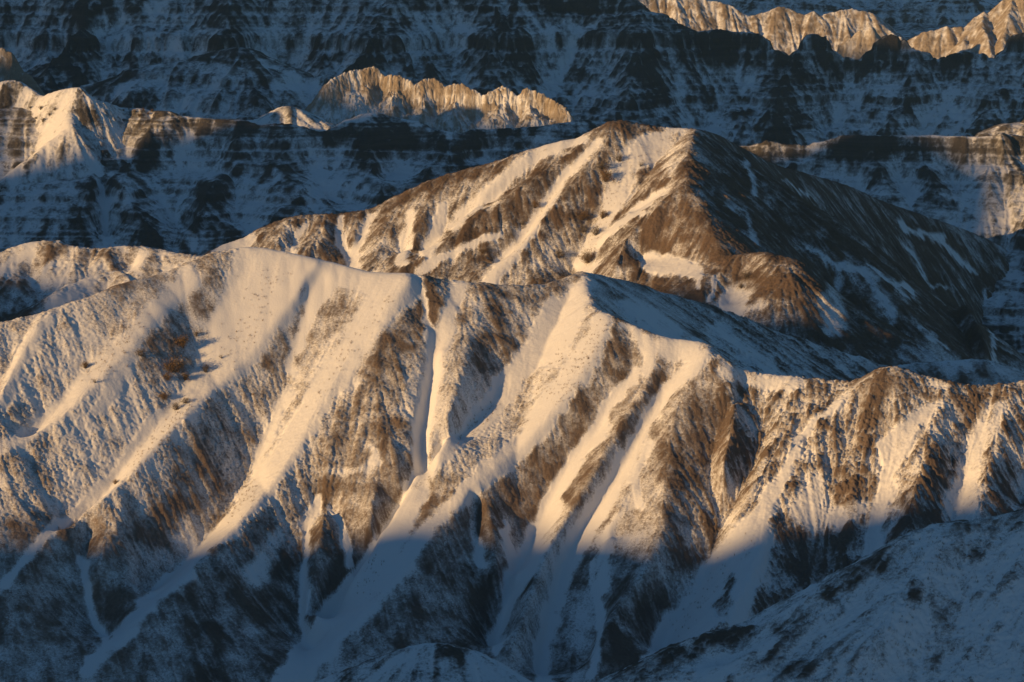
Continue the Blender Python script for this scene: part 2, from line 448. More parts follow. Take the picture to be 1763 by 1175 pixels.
# (offset at top, offset at bottom, traced line): spurs stand out, gullies cut in
FL = [
    # spur crests
    (0.6, 1.6, [(90, 535), (64, 558), (46, 590), (23, 635), (3, 670), (-30, 730)]),
    (0.6, 2.6, [(385, 440), (345, 484), (281, 535), (217, 609), (163, 660), (120, 709), (51, 752), (0, 788), (-60, 830)]),
    (0.7, 4.0, [(545, 452), (520, 500), (478, 552), (432, 612), (385, 657), (330, 706), (270, 765), (217, 825), (179, 852), (128, 887), (107, 908), (69, 949), (0, 1030), (-60, 1090)]),
    (0.3, 0.6, [(640, 485), (610, 540), (575, 600), (535, 670), (500, 740), (455, 810)]),
    (0.8, 4.8, [(712, 474), (700, 490), (655, 556), (604, 604), (563, 675), (520, 755), (485, 812), (451, 854), (400, 913), (350, 962), (300, 1010), (240, 1068), (150, 1172), (110, 1220)]),
    (0.5, 2.4, [(830, 492), (812, 560), (798, 620), (780, 700), (757, 770), (740, 820)]),
    (0.6, 4.6, [(1050, 546), (1042, 570), (1025, 605), (1000, 645), (965, 690), (930, 735), (900, 766), (860, 800), (825, 832), (790, 872), (750, 925), (710, 970), (660, 1025), (590, 1090), (520, 1168), (480, 1215)]),
    (0.4, 3.6, [(1145, 584), (1130, 625), (1105, 680), (1065, 740), (1030, 800), (990, 870), (955, 925), (930, 975), (905, 1040), (880, 1110), (860, 1180)]),
    (0.4, 4.2, [(1219, 604), (1208, 628), (1183, 652), (1162, 690), (1150, 750), (1150, 800), (1142, 900), (1125, 955), (1108, 985), (1078, 1018), (1042, 1066), (1030, 1120), (1020, 1190)]),
    (0.3, 1.6, [(1150, 690), (1118, 760), (1085, 830), (1055, 900), (1035, 940)]),
    (0.3, 3.4, [(1530, 634), (1490, 668), (1454, 689), (1410, 718), (1388, 762), (1362, 812), (1343, 852), (1325, 892), (1310, 940), (1290, 992), (1262, 1040), (1235, 1080)]),
    (0.4, 1.2, [(1370, 652), (1352, 700), (1325, 770), (1295, 840), (1265, 900)]),
    (0.3, 1.8, [(1262, 632), (1262, 690), (1255, 750), (1240, 800)]),
    (0.3, 2.2, [(1635, 662), (1618, 710), (1600, 760), (1580, 820), (1565, 880), (1552, 930)]),
    (0.3, 2.2, [(1745, 662), (1730, 720), (1708, 780), (1690, 840), (1680, 900)]),
    # gully floors
    (-0.3, -1.3, [(60, 548), (40, 580), (25, 615), (-10, 680), (-40, 760)]),
    (-0.4, -1.4, [(232, 500), (215, 535), (190, 575), (163, 615), (133, 655), (92, 710), (45, 765)]),
    (-0.4, -1.7, [(425, 455), (395, 505), (360, 560), (352, 590), (335, 635), (297, 700), (255, 754), (217, 800), (191, 842), (160, 880), (110, 940)]),
    (-0.3, -3.4, [(548, 475), (528, 502), (515, 566), (502, 617), (497, 650), (477, 697), (452, 770), (425, 816), (395, 872), (360, 918), (325, 962), (285, 1000), (240, 1045)]),
    (-0.3, -4.2, [(719, 480), (725, 528), (740, 555), (751, 582), (744, 620), (743, 650), (733, 700), (729, 730), (722, 760), (728, 815), (708, 855), (688, 900), (666, 934), (628, 990), (575, 1070), (540, 1120)]),
    (-0.3, -2.2, [(930, 502), (908, 560), (890, 605), (870, 650), (845, 692), (800, 742), (765, 786), (738, 828)]),
    (-0.4, -4.0, [(1075, 565), (1084, 585), (1090, 630), (1078, 657), (1048, 692), (1027, 747), (994, 775), (963, 826), (943, 868), (928, 902), (910, 945), (897, 975), (880, 1000), (868, 1040), (857, 1105), (850, 1150)]),
    (-0.3, -2.6, [(1170, 615), (1150, 658), (1110, 727), (1072, 802), (1032, 868), (985, 932), (960, 982), (948, 1050), (935, 1110), (928, 1180)]),
    (-0.5, -2.2, [(1060, 930), (1014, 964), (1016, 1015), (1032, 1049), (1030, 1080), (1018, 1118), (1003, 1174)]),
    (-0.4, -4.2, [(1285, 648), (1262, 700), (1232, 760), (1222, 815), (1232, 870), (1230, 930), (1218, 985), (1190, 1030), (1155, 1085), (1125, 1150)]),
    (-0.4, -2.6, [(1330, 660), (1320, 690), (1310, 755), (1294, 804), (1270, 850), (1245, 905), (1232, 930)]),
    (-0.4, -2.8, [(1600, 668), (1592, 706), (1560, 740), (1540, 775), (1530, 832), (1512, 882), (1508, 940), (1495, 1000), (1440, 1060)]),
    (-0.3, -2.2, [(1690, 672), (1680, 720), (1662, 790), (1650, 870), (1630, 930)]),
    (-0.3, -2.2, [(1800, 660), (1790, 720), (1770, 800), (1750, 880)]),
    (-0.3, -1.2, [(1480, 690), (1462, 740), (1440, 800), (1425, 860), (1400, 930), (1370, 1000)]),
    # banks of the deep snow chute
    (0.1, 1.3, [(738, 565), (730, 615), (723, 655), (719, 700), (706, 750), (711, 785), (712, 812), (692, 852), (664, 905), (636, 955), (600, 1005)]),
    (0.3, 0.9, [(760, 600), (758, 650), (749, 700), (741, 770), (745, 815), (738, 850)]),
    # ribs on the dark flanks
    (1.6, 2.6, [(222, 828), (205, 900), (150, 985)]),
    (0.6, 0.4, [(225, 870), (218, 930), (228, 990), (260, 1040)]),
    (-0.6, -1.2, [(150, 915), (140, 965), (155, 1040), (175, 1090), (188, 1112)]),
    (1.6, 2.0, [(560, 880), (540, 950), (530, 1040), (560, 1080)]),
    (-0.2, -0.8, [(545, 862), (524, 905), (527, 950), (520, 1050), (522, 1110), (540, 1130)]),
    (1.4, 0.8, [(645, 830), (640, 900), (660, 925)]),
    (-0.2, -0.8, [(570, 870), (590, 905), (598, 970), (615, 985)]),
    (1.8, 1.4, [(655, 560), (640, 640), (640, 700), (670, 760), (690, 820)]),
    (-0.4, -0.6, [(818, 880), (815, 940), (826, 985)]),
    (1.6, 1.4, [(830, 835), (850, 920), (860, 985)]),
    (0.0, -0.5, [(860, 890), (875, 930), (875, 970), (884, 995)]),
]

FL = [(a_ * (0.62 if np.mean([q[0] for q in p_]) < 330 else 0.92 if np.mean([q[0] for q in p_]) < 1000 else 0.9),
       b_ * (0.62 if np.mean([q[0] for q in p_]) < 330 else 0.92 if np.mean([q[0] for q in p_]) < 1000 else 0.9), p_) for a_, b_, p_ in FL]
print('start', round(time.time() - T0, 1))
front = Hill(-76, 76, 345, 470, 0.11, [dict(pts=front_crest, slope=0.68, back=0.75, r=0.7, smooth=1), dict(pts=front_branch, slope=0.62, back=0.7, r=1.0, smooth=1)],
             40.0, 11, lines=FL, macro=2, offblur=0.35)
print('front macro', round(time.time() - T0, 1))

FS = [  # snow: (cover, half width px, feather px, line)
    # broad light snow on the left
    (0.54, 150, 140, [(60, 640), (160, 720), (60, 800)]),
    (0.45, 60, 60, [(640, 520), (560, 700)]),
    (0.48, 60, 50, [(800, 560), (760, 720)]),
    (0.50, 40, 30, [(980, 590), (830, 790)]),
    # bare brown flanks
    (0.3, 40, 50, [(330, 480), (300, 560), (250, 640)]),
    (0.27, 40, 40, [(500, 520), (460, 600), (440, 680), (380, 760), (310, 840)]),
    (0.16, (20, 70), 30, [(715, 520), (690, 600), (650, 700), (620, 800), (600, 900)]),
    (0.05, (14, 20), 16, [(730, 500), (745, 540)]),
    (0.20, (20, 42), 30, [(860, 510), (870, 560), (850, 610)]),
    (0.17, (10, 60), 22, [(1064, 565), (1058, 640), (1000, 720), (950, 790), (880, 860)]),
    (0.10, (12, 60), 30, [(1225, 640), (1225, 720), (1190, 840), (1170, 930)]),
    (0.12, (10, 20), 16, [(1150, 640), (1090, 720), (1040, 780), (990, 860)]),
    (0.12, (12, 40), 30, [(1270, 650), (1262, 740), (1250, 840)]),
    (0.16, (20, 40), 30, [(1400, 680), (1350, 740), (1300, 820)]),
    (0.14, (30, 110), 50, [(1500, 690), (1480, 780), (1450, 880)]),
    (0.16, (30, 90), 60, [(1650, 690), (1640, 780), (1620, 880)]),
    (0.14, 26, 30, [(1480, 655), (1600, 665), (1763, 680)]),
    (0.20, 60, 60, [(1763, 760), (1740, 880)]),
    # shadowed foot: patchy, cover kept low so soil colour darkens the shade
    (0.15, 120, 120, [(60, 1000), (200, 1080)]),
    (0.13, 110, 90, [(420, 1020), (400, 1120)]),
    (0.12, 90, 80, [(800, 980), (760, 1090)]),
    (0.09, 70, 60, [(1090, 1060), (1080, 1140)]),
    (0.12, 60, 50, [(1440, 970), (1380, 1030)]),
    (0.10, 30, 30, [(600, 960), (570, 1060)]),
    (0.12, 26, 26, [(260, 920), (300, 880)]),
    # bright snow strips along the sunny side of each spur
    (0.95, (10, 14), 14, [(80, 552), (50, 595), (30, 640), (8, 690)]),
    (0.92, (16, 16), 22, [(330, 475), (262, 545), (200, 615), (150, 660), (105, 705), (40, 752), (0, 775)]),
    (0.90, (14, 10), 18, [(235, 610), (205, 650), (170, 700)]),
    (0.98, (34, 40), 24, [(440, 440), (425, 500), (400, 560), (385, 610)]),
    (1.0, (52, 26), 26, [(490, 460), (455, 530), (420, 590), (375, 640)]),
    (1.0, (26, 16), 16, [(375, 640), (310, 705), (250, 765), (205, 820), (165, 850)]),
    (0.9, (10, 8), 10, [(165, 850), (115, 890), (60, 945), (0, 1015)]),
    (0.98, (14, 10), 12, [(560, 480), (530, 530), (512, 590), (500, 640)]),
    (1.0, (36, 26), 24, [(690, 490), (650, 535), (612, 585), (580, 630), (545, 690)]),
    (1.0, (24, 22), 16, [(545, 690), (505, 760), (470, 810), (430, 860)]),
    (0.95, (20, 8), 14, [(430, 860), (385, 915), (335, 965), (230, 1065), (150, 1160)]),
    (0.92, (12, 12), 14, [(490, 680), (460, 750), (440, 800)]),
    (0.95, (30, 12), 20, [(560, 462), (620, 480), (700, 482)]),
    (0.95, (6, 9), 6, [(722, 500), (735, 560), (750, 590)]),
    (1.0, (12, 15), 6, [(752, 585), (746, 640), (735, 710), (724, 770)]),
    (1.0, (15, 30), 8, [(724, 770), (722, 830), (700, 880), (670, 930), (625, 995), (560, 1085), (500, 1175)]),
    (0.96, (16, 14), 16, [(790, 500), (770, 540), (762, 590)]),
    (0.97, (16, 20), 16, [(955, 530), (925, 580), (900, 625), (875, 665), (850, 700)]),
    (0.97, (20, 10), 14, [(850, 700), (800, 745), (765, 785), (745, 815)]),
    (1.0, (16, 34), 18, [(1003, 490), (985, 530), (955, 570), (935, 600)]),
    (1.0, (18, 28), 16, [(1035, 555), (1015, 600), (990, 640), (960, 680)]),
    (1.0, (24, 12), 12, [(960, 680), (915, 745), (870, 790), (820, 832), (780, 865)]),
    (0.92, (14, 16), 16, [(780, 865), (740, 905), (700, 960), (640, 1035), (560, 1110)]),
    (0.97, (10, 20), 14, [(1075, 560), (1110, 585), (1150, 600), (1190, 605)]),
    (0.95, (12, 10), 12, [(1105, 590), (1120, 610), (1110, 640)]),
    (1.0, (7, 15), 8, [(1092, 640), (1075, 665), (1050, 690), (1032, 745), (1000, 772), (970, 822)]),
    (1.0, (15, 20), 10, [(970, 822), (945, 868), (925, 915), (900, 970), (880, 1010)]),
    (1.0, (10, 9), 8, [(880, 1010), (868, 1060), (855, 1120)]),
    (0.96, (8, 8), 10, [(1215, 612), (1180, 650), (1150, 668)]),
    (1.0, (10, 18), 10, [(1150, 668), (1110, 728), (1075, 800), (1035, 868), (995, 925)]),
    (1.0, (18, 12), 12, [(995, 925), (965, 980), (950, 1050), (938, 1110), (930, 1175)]),
    (0.9, (5, 10), 8, [(1120, 760), (1090, 820), (1100, 860)]),
    (0.85, (8, 12), 12, [(1060, 890), (1040, 960), (1035, 1010)]),
    (0.9, (6, 6), 6, [(1020, 965), (1020, 1010), (1034, 1050), (1030, 1090), (1010, 1160)]),
    (0.85, (14, 14), 16, [(1250, 640), (1300, 652), (1370, 656)]),
    (0.95, (5, 12), 10, [(1450, 692), (1412, 722), (1375, 755), (1358, 800), (1330, 850)]),
    (1.0, (16, 34), 14, [(1330, 850), (1300, 900), (1270, 950), (1235, 1010)]),
    (1.0, (40, 30), 14, [(1235, 1010), (1200, 1060), (1150, 1120), (1120, 1180)]),
    (1.0, (20, 24), 14, [(1310, 930), (1290, 1000), (1265, 1050)]),
    (0.15, (6, 12), 10, [(1262, 1000), (1240, 1050)]),
    (0.92, (8, 26), 16, [(1610, 700), (1580, 722), (1552, 745), (1535, 770)]),
    (0.88, (12, 16), 14, [(1535, 770), (1522, 830), (1510, 890)]),
    (1.0, (14, 16), 8, [(1512, 880), (1508, 940), (1495, 1000)]),
    (0.85, (12, 30), 22, [(1690, 740), (1670, 800), (1650, 870)]),
    (0.85, (20, 34), 30, [(1400, 830), (1390, 880)]),
    (0.85, (14, 20), 16, [(1480, 870), (1440, 890)]),
    (0.8, (10, 10), 12, [(1720, 700), (1700, 760)]),
    (0.9, (6, 8), 8, [(141, 963), (155, 1040), (186, 1112)]),
    (0.95, (6, 7), 6, [(524, 905), (527, 950), (520, 1050), (524, 1110), (545, 1140)]),
    (0.9, (8, 14), 8, [(550, 860), (525, 905)]),
    (0.9, (5, 6), 6, [(572, 872), (592, 910), (598, 970)]),
    (0.8, (4, 9), 8, [(645, 770), (645, 792)]),
    (0.6, (5, 6), 10, [(560, 815), (610, 812), (650, 798)]),
    (0.7, (14, 20), 20, [(470, 930), (440, 990)]),
    (0.95, (5, 6), 5, [(862, 895), (876, 940), (882, 990)]),
    (0.7, (6, 8), 8, [(815, 900), (822, 970)]),
    # the shaded side of the branch
    (0.9, (8, 26), 14, [(1085, 520), (1120, 545), (1150, 575)]),
    (0.85, (8, 14), 14, [(1230, 560), (1280, 600), (1330, 630)]),
]
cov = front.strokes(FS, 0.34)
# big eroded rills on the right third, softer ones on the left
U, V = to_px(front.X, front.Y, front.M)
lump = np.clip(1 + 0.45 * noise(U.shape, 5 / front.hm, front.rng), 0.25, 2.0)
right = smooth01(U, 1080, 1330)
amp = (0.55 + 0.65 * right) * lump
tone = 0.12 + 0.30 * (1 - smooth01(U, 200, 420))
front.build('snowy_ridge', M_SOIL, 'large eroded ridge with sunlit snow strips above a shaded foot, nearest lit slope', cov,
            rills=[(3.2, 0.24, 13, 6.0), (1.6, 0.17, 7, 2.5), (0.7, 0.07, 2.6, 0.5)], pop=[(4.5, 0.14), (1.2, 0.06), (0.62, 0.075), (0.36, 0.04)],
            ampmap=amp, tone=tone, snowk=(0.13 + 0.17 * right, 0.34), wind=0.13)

# ================================================================== the peak behind it
peak_w = [(330, 452, 606), (380, 424, 608), (430, 407, 610), (470, 385, 612), (510, 371, 613), (560, 369, 614), (620, 365, 615), (650, 357, 616), (700, 330, 617), (760, 303, 618), (830, 285, 619),
          (870, 274, 620), (900, 262, 620), (960, 244, 621), (1000, 238, 622), (1030, 221, 622), (1064, 205, 623), (1100, 214, 623), (1150, 220, 623), (1197, 222, 622)]
peak_e = [(1197, 222, 622), (1230, 230, 640), (1280, 257, 664), (1330, 284, 686), (1390, 300, 708), (1460, 319, 730), (1510, 344, 741), (1560, 361, 750), (1600, 374, 756), (1640, 388, 762), (1706, 414, 770), (1763, 452, 776), (1840, 500, 784)]
peak_s = [(1197, 222, 622), (1188, 246, 613), (1183, 280, 606), (1181, 310, 600), (1200, 345, 594), (1212, 375, 589.5), (1226, 400, 586), (1238, 430, 582), (1243, 442, 580.5)]
peak_l = [(1243, 442, 580.5), (1285, 437, 579), (1335, 440, 577), (1366, 446, 575)]
PL = [
    (0.5, 3.0, [(1058, 210), (1030, 230), (993, 262), (952, 293), (905, 320), (860, 347), (815, 381), (775, 413), (705, 456), (690, 470)]),
    (0.4, 2.8, [(1064, 214), (1040, 248), (1005, 297), (975, 322), (950, 347), (930, 376), (912, 402), (880, 440), (850, 472), (830, 490)]),
    (0.6, 1.8, [(1158, 286), (1120, 312), (1088, 346), (1058, 380), (1040, 402)]),
    (0.8, 2.6, [(1182, 316), (1140, 345), (1110, 370), (1085, 402), (1068, 438), (1060, 460)]),
    (0.4, 1.6, [(905, 265), (870, 300), (830, 340), (790, 380), (755, 420)]),
    (0.2, 1.8, [(622, 368), (618, 395), (605, 430)]),
    (0.2, 1.6, [(680, 352), (660, 400), (640, 440), (630, 470)]),
    (0.2, 1.6, [(745, 330), (725, 380), (705, 420), (680, 450)]),
    (0.2, 1.8, [(575, 372), (555, 400), (540, 430)]),
    (0.2, 1.6, [(510, 376), (490, 400), (470, 425)]),
    (0.4, 1.8, [(880, 405), (850, 425), (800, 450), (760, 480)]),
    # gullies
    (-0.3, -2.2, [(1029, 243), (993, 281), (972, 307), (947, 345), (921, 383), (901, 417), (850, 468)]),
    (-0.5, -3.4, [(1080, 262), (1060, 300), (1040, 335), (1012, 380), (1005, 420), (988, 468), (980, 490)]),
    (-0.3, -1.4, [(1170, 312), (1107, 358), (1054, 396), (1018, 422), (1000, 450)]),
    (-0.3, -1.8, [(940, 258), (915, 300), (880, 330), (840, 355), (800, 385), (770, 400), (731, 436), (700, 450)]),
    (-0.2, -1.4, [(765, 355), (760, 400), (742, 425)]),
    (-0.2, -1.6, [(700, 375), (700, 404), (694, 445)]),
    (-0.2, -1.6, [(640, 372), (625, 393), (613, 434), (606, 465)]),
    (-0.2, -1.6, [(590, 374), (580, 393), (588, 424), (603, 440), (606, 456)]),
    (-0.2, -1.2, [(540, 380), (520, 400), (507, 430)]),
    (-0.4, -2.0, [(1235, 455), (1180, 445), (1120, 445), (1090, 460)]),
    (-0.8, -1.6, [(1290, 450), (1275, 480), (1262, 510), (1255, 530)]),
    (1.2, 1.4, [(1372, 475), (1330, 505), (1285, 525)]),
    (1.2, 1.0, [(1215, 470), (1215, 500), (1212, 520)]),
    (1.0, 1.2, [(1160, 480), (1150, 500)]),
    # shaded flank to the right
    (0.3, 1.0, [(1259, 325), (1290, 350), (1305, 382), (1320, 440), (1345, 520)]),
    (-0.6, -2.5, [(1230, 250), (1290, 320), (1340, 380), (1390, 450), (1450, 520), (1500, 590)]),
    (0.8, 2.0, [(1390, 310), (1440, 370), (1500, 450), (1560, 530), (1610, 600)]),
    (-0.6, -2.5, [(1450, 335), (1520, 400), (1590, 480), (1650, 560), (1680, 620)]),
    (0.6, 2.2, [(1550, 370), (1600, 430), (1650, 500), (1700, 580)]),
    (-0.8, -3.0, [(1600, 400), (1650, 440), (1688, 482), (1705, 560), (1711, 610), (1715, 660)]),
    (0.6, 2.0, [(1690, 420), (1730, 470), (1763, 540)]),
]
peak = Hill(-70, 140, 540, 795, 0.18, [dict(pts=peak_w, slope=0.66, back=0.7, r=1.2), dict(pts=peak_e, slope=1.25, back=0.7, r=1.2), dict(pts=peak_s, slope=0.72, back=0.72, r=1.0), dict(pts=peak_l, slope=0.58, back=0.8, r=2.2)],
            4.0, 21, lines=PL, macro=2, offblur=0.6)
PS = [
    (0.30, 60, 60, [(560, 400), (700, 420)]),
    (0.15, (10, 12), 12, [(500, 380), (560, 372), (620, 370)]),
    (0.10, (8, 12), 12, [(660, 360), (720, 330), (800, 300), (860, 285)]),
    (0.12, (10, 28), 18, [(1060, 215), (1000, 262), (945, 305), (880, 350), (820, 395), (740, 440), (700, 462)]),
    (0.12, (10, 26), 18, [(1045, 250), (1010, 310), (975, 350), (945, 390), (905, 430), (870, 470)]),
    (0.10, 14, 14, [(1075, 218), (1120, 222)]),
    (0.10, (8, 20), 16, [(1150, 300), (1100, 350), (1060, 390)]),
    (0.06, (10, 52), 20, [(1190, 325), (1165, 370), (1140, 410)]),
    (0.12, (16, 22), 20, [(1215, 400), (1225, 440), (1190, 500)]),
    (0.12, 50, 30, [(1130, 490), (1200, 505)]),
    (0.25, 30, 30, [(1000, 360), (985, 440)]),
    (0.95, (14, 26), 14, [(1190, 232), (1150, 240), (1110, 260)]),
    (0.95, (24, 20), 18, [(1172, 240), (1168, 290), (1180, 310)]),
    (0.85, (24, 20), 24, [(1110, 260), (1075, 290), (1060, 340)]),
    (0.97, (5, 10), 8, [(1168, 312), (1107, 357), (1056, 396), (1020, 424), (1000, 455)]),
    (0.95, (12, 14), 14, [(1060, 340), (1035, 390), (1018, 430), (1005, 470)]),
    (0.97, (6, 10), 10, [(1028, 243), (990, 284), (968, 310), (945, 345), (918, 385)]),
    (0.97, (10, 14), 10, [(918, 385), (895, 418), (860, 460), (840, 490)]),
    (0.95, (10, 12), 14, [(975, 250), (930, 265), (880, 300), (840, 340)]),
    (0.9, (12, 10), 14, [(860, 320), (810, 360), (780, 390)]),
    (0.95, (8, 12), 10, [(1000, 240), (930, 252)]),
    (0.92, (5, 10), 8, [(860, 400), (800, 425), (745, 452), (720, 470)]),
    (0.9, (6, 10), 10, [(640, 372), (628, 395), (613, 434), (606, 462)]),
    (0.95, (5, 9), 8, [(590, 374), (580, 395), (588, 424), (602, 445)]),
    (0.9, (8, 12), 10, [(705, 370), (700, 404), (694, 445)]),
    (0.9, (10, 12), 10, [(760, 360), (752, 400), (735, 430)]),
    (0.9, (5, 5), 6, [(528, 385), (510, 410), (507, 432)]),
    (0.95, (10, 14), 12, [(430, 412), (400, 424), (380, 432)]),
    (0.97, (16, 14), 10, [(1120, 452), (1160, 455), (1195, 466)]),
    (0.97, (12, 26), 12, [(1290, 447), (1325, 456), (1300, 490), (1265, 520)]), (0.5, 26, 24, [(1345, 462), (1345, 500)]), (0.85, (6, 10), 10, [(1372, 490), (1340, 515), (1300, 526)]),
    (0.95, (4, 6), 6, [(1300, 520), (1350, 507)]),
    (0.2, (8, 10), 10, [(1362, 458), (1342, 490), (1295, 518)]),
    (0.9, 8, 8, [(1190, 345), (1200, 355)]),
    (0.9, (4, 4), 4, [(1208, 470), (1198, 495)]), (0.9, (3, 4), 4, [(1232, 480), (1222, 515)]),
    # shaded flank: bare ground, long drifts; cover cut further so colour deepens the shade
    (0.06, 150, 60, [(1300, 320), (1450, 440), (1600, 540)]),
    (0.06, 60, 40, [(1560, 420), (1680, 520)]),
    (0.74, (2.4, 6.6), 8, [(1280, 275), (1298, 305), (1300, 335)]),
    (0.74, (2.4, 3.6), 6, [(1350, 310), (1370, 325), (1393, 338)]),
    (0.70, (2.4, 5.4), 8, [(1250, 350), (1285, 372), (1295, 400), (1302, 420)]),
    (0.70, (2.4, 8.4), 10, [(1400, 425), (1420, 445), (1445, 460), (1448, 485)]),
    (0.70, (3.6, 4.8), 8, [(1448, 455), (1480, 465), (1510, 482)]),
    (0.70, (3.0, 8.4), 10, [(1495, 482), (1515, 510), (1540, 545)]),
    (0.70, (2.4, 4.8), 8, [(1495, 455), (1530, 480), (1570, 505)]),
    (0.70, (1.8, 3.0), 5, [(1545, 410), (1575, 445), (1605, 490), (1630, 500)]),
    (0.74, (2.4, 7.2), 8, [(1548, 375), (1560, 395), (1590, 405), (1620, 408)]),
    (0.74, (4.8, 3.0), 6, [(1610, 410), (1640, 438), (1680, 475)]),
    (0.70, (2.4, 6.0), 8, [(1580, 560), (1600, 575), (1625, 600)]),
    (0.74, (2.4, 4.8), 6, [(1692, 500), (1700, 545), (1710, 585), (1714, 625)]),
    (0.70, (4.8, 8.4), 10, [(1735, 470), (1740, 490), (1725, 520), (1712, 555)]),
    (0.49, (12.0, 18.0), 30, [(1560, 600), (1640, 630)]),
    (0.6, 20, 20, [(1430, 520), (1440, 560)]),
]
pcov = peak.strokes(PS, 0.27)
U, V = to_px(peak.X, peak.Y, peak.M)
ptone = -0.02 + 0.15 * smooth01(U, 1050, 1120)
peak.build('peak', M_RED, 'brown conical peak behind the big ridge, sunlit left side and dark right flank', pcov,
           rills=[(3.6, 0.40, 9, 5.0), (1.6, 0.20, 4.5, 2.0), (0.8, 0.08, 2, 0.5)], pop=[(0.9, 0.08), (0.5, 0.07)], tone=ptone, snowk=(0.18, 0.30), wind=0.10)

# ================================================================== small hill at the left, between ridge and valley
def simple(key, name, mat, label, x0, x1, y0, y1, h, ridges, floor, seed, strokes=(), base=0.4, lines=(), autospur=None, strata=None,
           rills=((4, 0.4, 14, 4.0), (1.8, 0.2, 6, 1.0)), pop=((1.0, 0.08),), tone=0.0, jag=0.0, kind='structure', cat=None, ledge=0.0, flat=0.3, snowk=(0.3, 0.35), offblur=0.6, wind=0.0, group=None, gully=None):
    hl = Hill(x0, x1, y0, y1, h, ridges, floor, seed, lines=lines, macro=2, offblur=offblur, jag=jag, autospur=autospur, strata=strata)
    c = hl.strokes(list(strokes), base)
    hl.build(name, mat, label, c, rills=rills, pop=pop, tone=tone, kind=kind, cat=cat, ledge=ledge, flat=flat, snowk=snowk, wind=wind, group=group, gully=gully)
    HILLS[key] = hl
    return hl

simple('left', 'hill', M_SOIL, 'low rounded brown hill with lit top behind the left end of the big ridge', -100, -20, 425, 500, 0.15,
       [dict(pts=[(-120, 470, 462), (-40, 448, 462), (0, 437, 463), (30, 421, 464), (90, 412, 465), (120, 423, 464), (160, 429, 464), (235, 422, 465), (280, 432, 464), (345, 442, 462), (420, 450, 460)], slope=0.7, r=0.8),
        dict(pts=[(50, 534, 438), (82, 516, 440), (140, 482, 444), (190, 466, 447), (212, 470, 446), (225, 490, 442)], slope=0.7, r=0.6)], 40.0, 31,
       lines=[(0.3, 2.0, [(100, 416), (60, 460), (20, 500), (-20, 540)]), (-0.3, -2, [(115, 425), (85, 455), (50, 490), (55, 520)]), (0.3, 2.0, [(150, 432), (130, 465), (80, 510)]),
              (-0.3, -1.5, [(175, 432), (150, 455), (140, 480)]), (0.3, 1.2, [(190, 428), (160, 450)]), (-0.3, -1.5, [(225, 445), (225, 478)]), (0.2, 1.5, [(250, 428), (235, 465)])],
       strokes=[(0.2, 30, 30, [(110, 440), (150, 445), (200, 450)]), (0.9, (14, 10), 14, [(50, 430), (20, 455), (0, 470)]), (0.9, (4, 6), 6, [(85, 452), (62, 490), (50, 510)]), (0.9, (10, 10), 12, [(250, 440), (235, 470)]),
                (0.8, (10, 10), 12, [(160, 480), (120, 510), (90, 530)]), (0.15, 40, 30, [(40, 500), (20, 530)])], base=0.38, tone=0.05)

simple('rb', 'hill', M_SOIL, 'low grey hummock in the shaded valley behind the notch of the big ridge', 25, 90, 440, 500, 0.2,
       [dict(pts=[(1440, 655, 470), (1500, 640, 471), (1556, 626, 472), (1620, 622, 473), (1691, 618, 474), (1732, 633, 474), (1790, 655, 474)], slope=0.6, r=1.0)], 40.0, 33, base=0.28)

simple('gap', 'hillside', M_SOIL, 'dark bare slope beyond the shaded valley at the right edge of the picture', 85, 150, 640, 800, 0.25,
       [dict(pts=[(1690, 520, 752), (1728, 468, 764), (1763, 442, 770), (1850, 415, 775)], slope=0.62, r=1.5)], 2.0, 34, base=0.22, autospur=[(12, 1.2, 40, 8)],
       lines=[(-0.3, -2.0, [(1740, 475), (1725, 520), (1712, 570)])], strokes=[(0.8, (6, 10), 10, [(1742, 478), (1722, 525), (1712, 565)])], gully=(0.12, 4))

# ================================================================== foreground slope, bottom right
simple('fg', 'hillside', M_SOIL, 'shaded snowy slope with dark specks in the bottom right corner', 2, 74, 215, 330, 0.09,
       [dict(pts=[(940, 1240, 296), (1010, 1192, 298), (1060, 1164, 299), (1120, 1134, 300), (1180, 1105, 301), (1240, 1085, 302), (1285, 1075, 302), (1330, 1085, 301), (1348, 1081, 301), (1366, 1070, 301), (1400, 1035, 302),
                  (1450, 995, 303), (1500, 964, 304), (1560, 925, 305), (1600, 906, 306), (1640, 900, 306), (1700, 894, 306), (1763, 878, 306), (1850, 850, 306), (1950, 830, 306)], slope=0.55, back=0.8, r=1.2)], 40.0, 41,
       lines=[(0.2, 1.2, [(1345, 1083), (1300, 1110), (1240, 1140), (1180, 1175)]), (-0.2, -1.2, [(1400, 1040), (1340, 1095), (1290, 1130), (1250, 1170)]), (0.2, 1.0, [(1640, 905), (1600, 960), (1560, 1030), (1500, 1110)]),
              (-0.2, -0.8, [(1590, 915), (1540, 980), (1470, 1060), (1400, 1130)]), (-0.2, -0.8, [(1700, 900), (1670, 980), (1620, 1080), (1560, 1170)])],
       strokes=[(0.12, (6, 26), 20, [(1600, 908), (1560, 930), (1500, 970), (1440, 1005)]), (0.2, 20, 20, [(1640, 905), (1700, 905), (1763, 890)]), (0.15, (10, 24), 22, [(1290, 1085), (1240, 1100), (1170, 1130), (1080, 1170)]),
                (0.35, 20, 30, [(1560, 1010), (1600, 1020)]), (0.35, 14, 30, [(1640, 960), (1700, 940)]), (0.35, 20, 30, [(1370, 1090), (1320, 1130), (1260, 1170)]),
                (0.9, (8, 20), 14, [(1330, 1095), (1280, 1130), (1220, 1165)]), (0.36, 30, 50, [(1400, 1100), (1330, 1170)])],
       base=0.60, rills=((3.0, 0.22, 9, 2.0), (1.2, 0.10, 4, 0.6)), pop=((1.4, 0.08), (0.6, 0.05)), flat=0.0, snowk=(0.34, 0.34))
